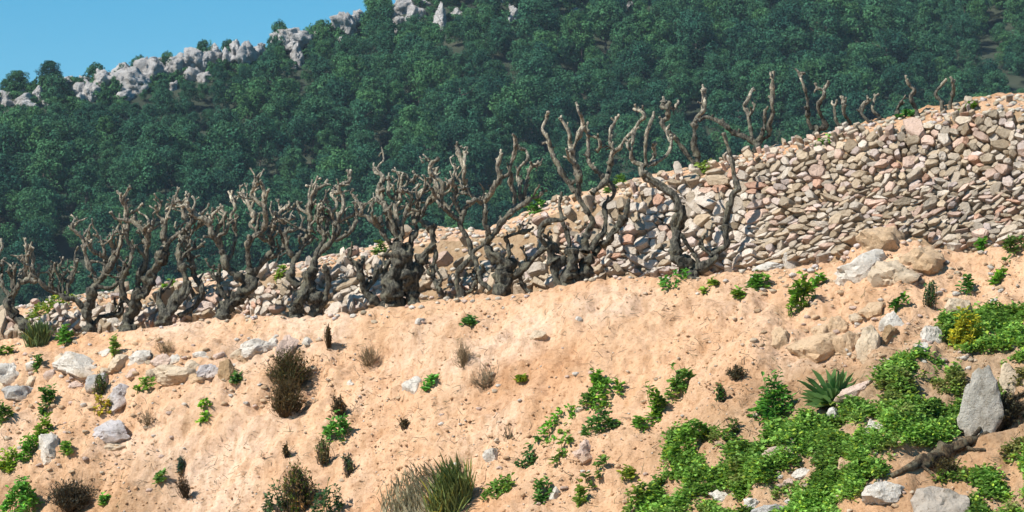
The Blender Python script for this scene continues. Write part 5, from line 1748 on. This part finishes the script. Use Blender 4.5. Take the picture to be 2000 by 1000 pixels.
rf = np.random.default_rng(5)
cand = []
yy = 312.0
row = 0
while yy < 520:
    xx = -100 + (row % 2) * 2.6
    while xx < 102:
        cand.append((xx + rf.normal(0, 1.1), yy + rf.normal(0, 1.1)))
        xx += 4.3
    yy += 4.1
    row += 1
cz_ = hill_z([c[0] for c in cand], [c[1] for c in cand])
cand = [(c[0], c[1], float(z)) for c, z in zip(cand, cz_)]
vis_main = []
rest = []
for (x, y, z) in cand:
    u, v = pix((x, y, z))
    rv = float(v_ridge(u))
    sc = rf.uniform(0.55, 1.15) + 0.22 * float(fbm(x / 22.0, y / 22.0, 0, 2, 601))
    if v < rv + 4 or v < -70: continue
    near = v - rv
    if u < 760 and near < 75:
        sc *= 0.42 + 0.5 * max(near - 20, 0) / 55
    k = y / FPX
    hp = 7.4 * sc / k; wp = 5.6 * sc / k
    bad = False
    for (cu, cv, cw, ch) in CRAGS:
        if abs(cu - u) < (cw * 0.42 + wp * 0.30 if cw > 22 else cw * 0.4) and v - hp < cv + ch * 0.2 and v > cv + ch * 0.1:
            lim = v - (cv + ch * 0.25)
            if lim > 20: sc = min(sc, lim * k / 7.4); hp = 7.4 * sc / k; wp = 5.6 * sc / k
            else: bad = True; break
    if bad: continue
    it = (x, y, z, sc, rf.uniform(0, 6.28), u, v, int(rf.integers(7)))
    hidden = v - hp > float(v_top(u)) or u < -20 or u > 2020 or v < -5
    (rest if hidden else vis_main).append(it)
vis_main.sort(key=lambda t: t[1] / t[3])
rest += vis_main[300:]
vis_main = vis_main[:300]
for (x, y, z, sc, rz, u, v, pi) in vis_main:
    put_tree(PROTO[pi], (x, y, z - 0.3), sc, rz, 'pine_tree', 'green pine tree in the dense forest covering the far mountainside', 'tree', 'pines of the mountainside forest')
# the rest of the wood: one object that scatters the same crowns over points
rest = [t for t in rest if -200 < t[5] < 2200 and t[6] - 100 < float(v_top(t[5])) + 70]
pm = bpy.data.meshes.new('pine_forest')
pm.vertices.add(len(rest))
pm.vertices.foreach_set('co', np.array([(t[0], t[1], t[2] - 0.3) for t in rest], np.float32).ravel())
for nm, k_, ty in (('tree_scale', 3, 'FLOAT'), ('tree_turn', 4, 'FLOAT'), ('tree_kind', 7, 'INT')):
    at = pm.attributes.new(nm, ty, 'POINT')
    at.data.foreach_set('value', [t[k_] for t in rest])
pm.materials.append(PINE)
fo = link('pine_forest', pm)
tag(fo, 'far mass of green pines filling the mountainside', 'forest')
fo['kind'] = 'stuff'
gt = bpy.data.node_groups.new('scatter_pines', 'GeometryNodeTree')
gt.interface.new_socket('Geometry', in_out='INPUT', socket_type='NodeSocketGeometry')
gt.interface.new_socket('Geometry', in_out='OUTPUT', socket_type='NodeSocketGeometry')
gi_, go_ = gt.nodes.new('NodeGroupInput'), gt.nodes.new('NodeGroupOutput')
jn = gt.nodes.new('GeometryNodeJoinGeometry')
def attr(nm, ty):
    n = gt.nodes.new('GeometryNodeInputNamedAttribute'); n.data_type = ty; n.inputs['Name'].default_value = nm
    return n.outputs['Attribute']
a_s, a_t, a_k = attr('tree_scale', 'FLOAT'), attr('tree_turn', 'FLOAT'), attr('tree_kind', 'INT')
cx_ = gt.nodes.new('ShaderNodeCombineXYZ'); gt.links.new(a_t, cx_.inputs['Z'])
for i in range(7):
    src = next(o for o in bpy.data.objects if o.data == PROTO[i][0])
    oi = gt.nodes.new('GeometryNodeObjectInfo'); oi.inputs['Object'].default_value = src; oi.transform_space = 'ORIGINAL'
    cp_ = gt.nodes.new('FunctionNodeCompare'); cp_.data_type = 'INT'; cp_.operation = 'EQUAL'
    si = [q for q in cp_.inputs if q.type == 'INT' and q.enabled]
    gt.links.new(a_k, si[0]); si[1].default_value = i
    io = gt.nodes.new('GeometryNodeInstanceOnPoints')
    gt.links.new(gi_.outputs[0], io.inputs['Points']); gt.links.new(cp_.outputs[0], io.inputs['Selection'])
    gt.links.new(oi.outputs['Geometry'], io.inputs['Instance']); gt.links.new(cx_.outputs[0], io.inputs['Rotation']); gt.links.new(a_s, io.inputs['Scale'])
    gt.links.new(io.outputs[0], jn.inputs[0])
gt.links.new(jn.outputs[0], go_.inputs[0])
fo.modifiers.new('scatter', 'NODES').node_group = gt

FV, FF, FC, nb = [], [], [], 0
# low scrub growing between the crags
SB = []
for i in range(4):
    SB.append(crown_geo(np.random.default_rng(970 + i), 4.2, 2.6, 12, 46, 0.17))
pn = rf.uniform(-150, 760, 700); po = rf.uniform(0, 1, 700) ** 1.3 * 80
pn = np.concatenate([pn, rf.uniform(765, 1240, 260)]); po = np.concatenate([po, rf.uniform(0, 1, 260)])
for u, o_ in zip(pn.tolist(), po.tolist()):
    v = float(v_ridge(u)) + 3 + o_ if u < 762 else -8 + 78 * o_
    if any(abs(cu - u) < cw * 0.30 and abs(cv + ch * .1 - (v - 8)) < ch * 0.35 for (cu, cv, cw, ch) in CRAGS): continue
    l = hit_far(u, v)
    if l is None or l.y > 620: continue
    V3, F3, C3 = SB[int(rf.integers(4))]
    FV.append(V3 * rf.uniform(0.35, 0.8) * np.array([1, 1, rf.uniform(.7, 1.3)]) + np.array(l[:]) - np.array([0, 0, 0.6])); FF.append(F3 + nb); nb += len(V3)
    FC.append(C3 * rf.uniform(0.7, 1.15))
sc_ = link('ridge_scrub', mesh_np('ridge_scrub', np.vstack(FV), np.vstack(FF), PINE, False, np.vstack(FC)))
tag(sc_, 'low green scrub growing between the crags of the left ridge', 'scrub')
sc_['kind'] = 'stuff'

# ------------------------------------------------------------------ thin blue haze between the terraces and the mountain
hb = bmesh.new()
bmesh.ops.create_cube(hb, size=1.0)
hm = bpy.data.meshes.new('haze')
hb.to_mesh(hm); hb.free()
hz = bpy.data.objects.new('haze', hm)
COL.objects.link(hz)
hz.scale = (16000, 16000, 200)
hz.location = (0, 3000, -36 + 100)
hmat = bpy.data.materials.new('haze_air')
hmat.use_nodes = True
ht = hmat.node_tree
ht.nodes.clear()
ho = ht.nodes.new('ShaderNodeOutputMaterial')
pv = ht.nodes.new('ShaderNodeVolumePrincipled')
pv.inputs['Color'].default_value = (0.62, 0.80, 1.0, 1)
pv.inputs['Density'].default_value = 0.00013
ht.links.new(pv.outputs[0], ho.inputs['Volume'])
hm.materials.append(hmat)
tag(hz, 'thin blue haze filling the air before the mountain', 'haze')
hz['kind'] = 'stuff'
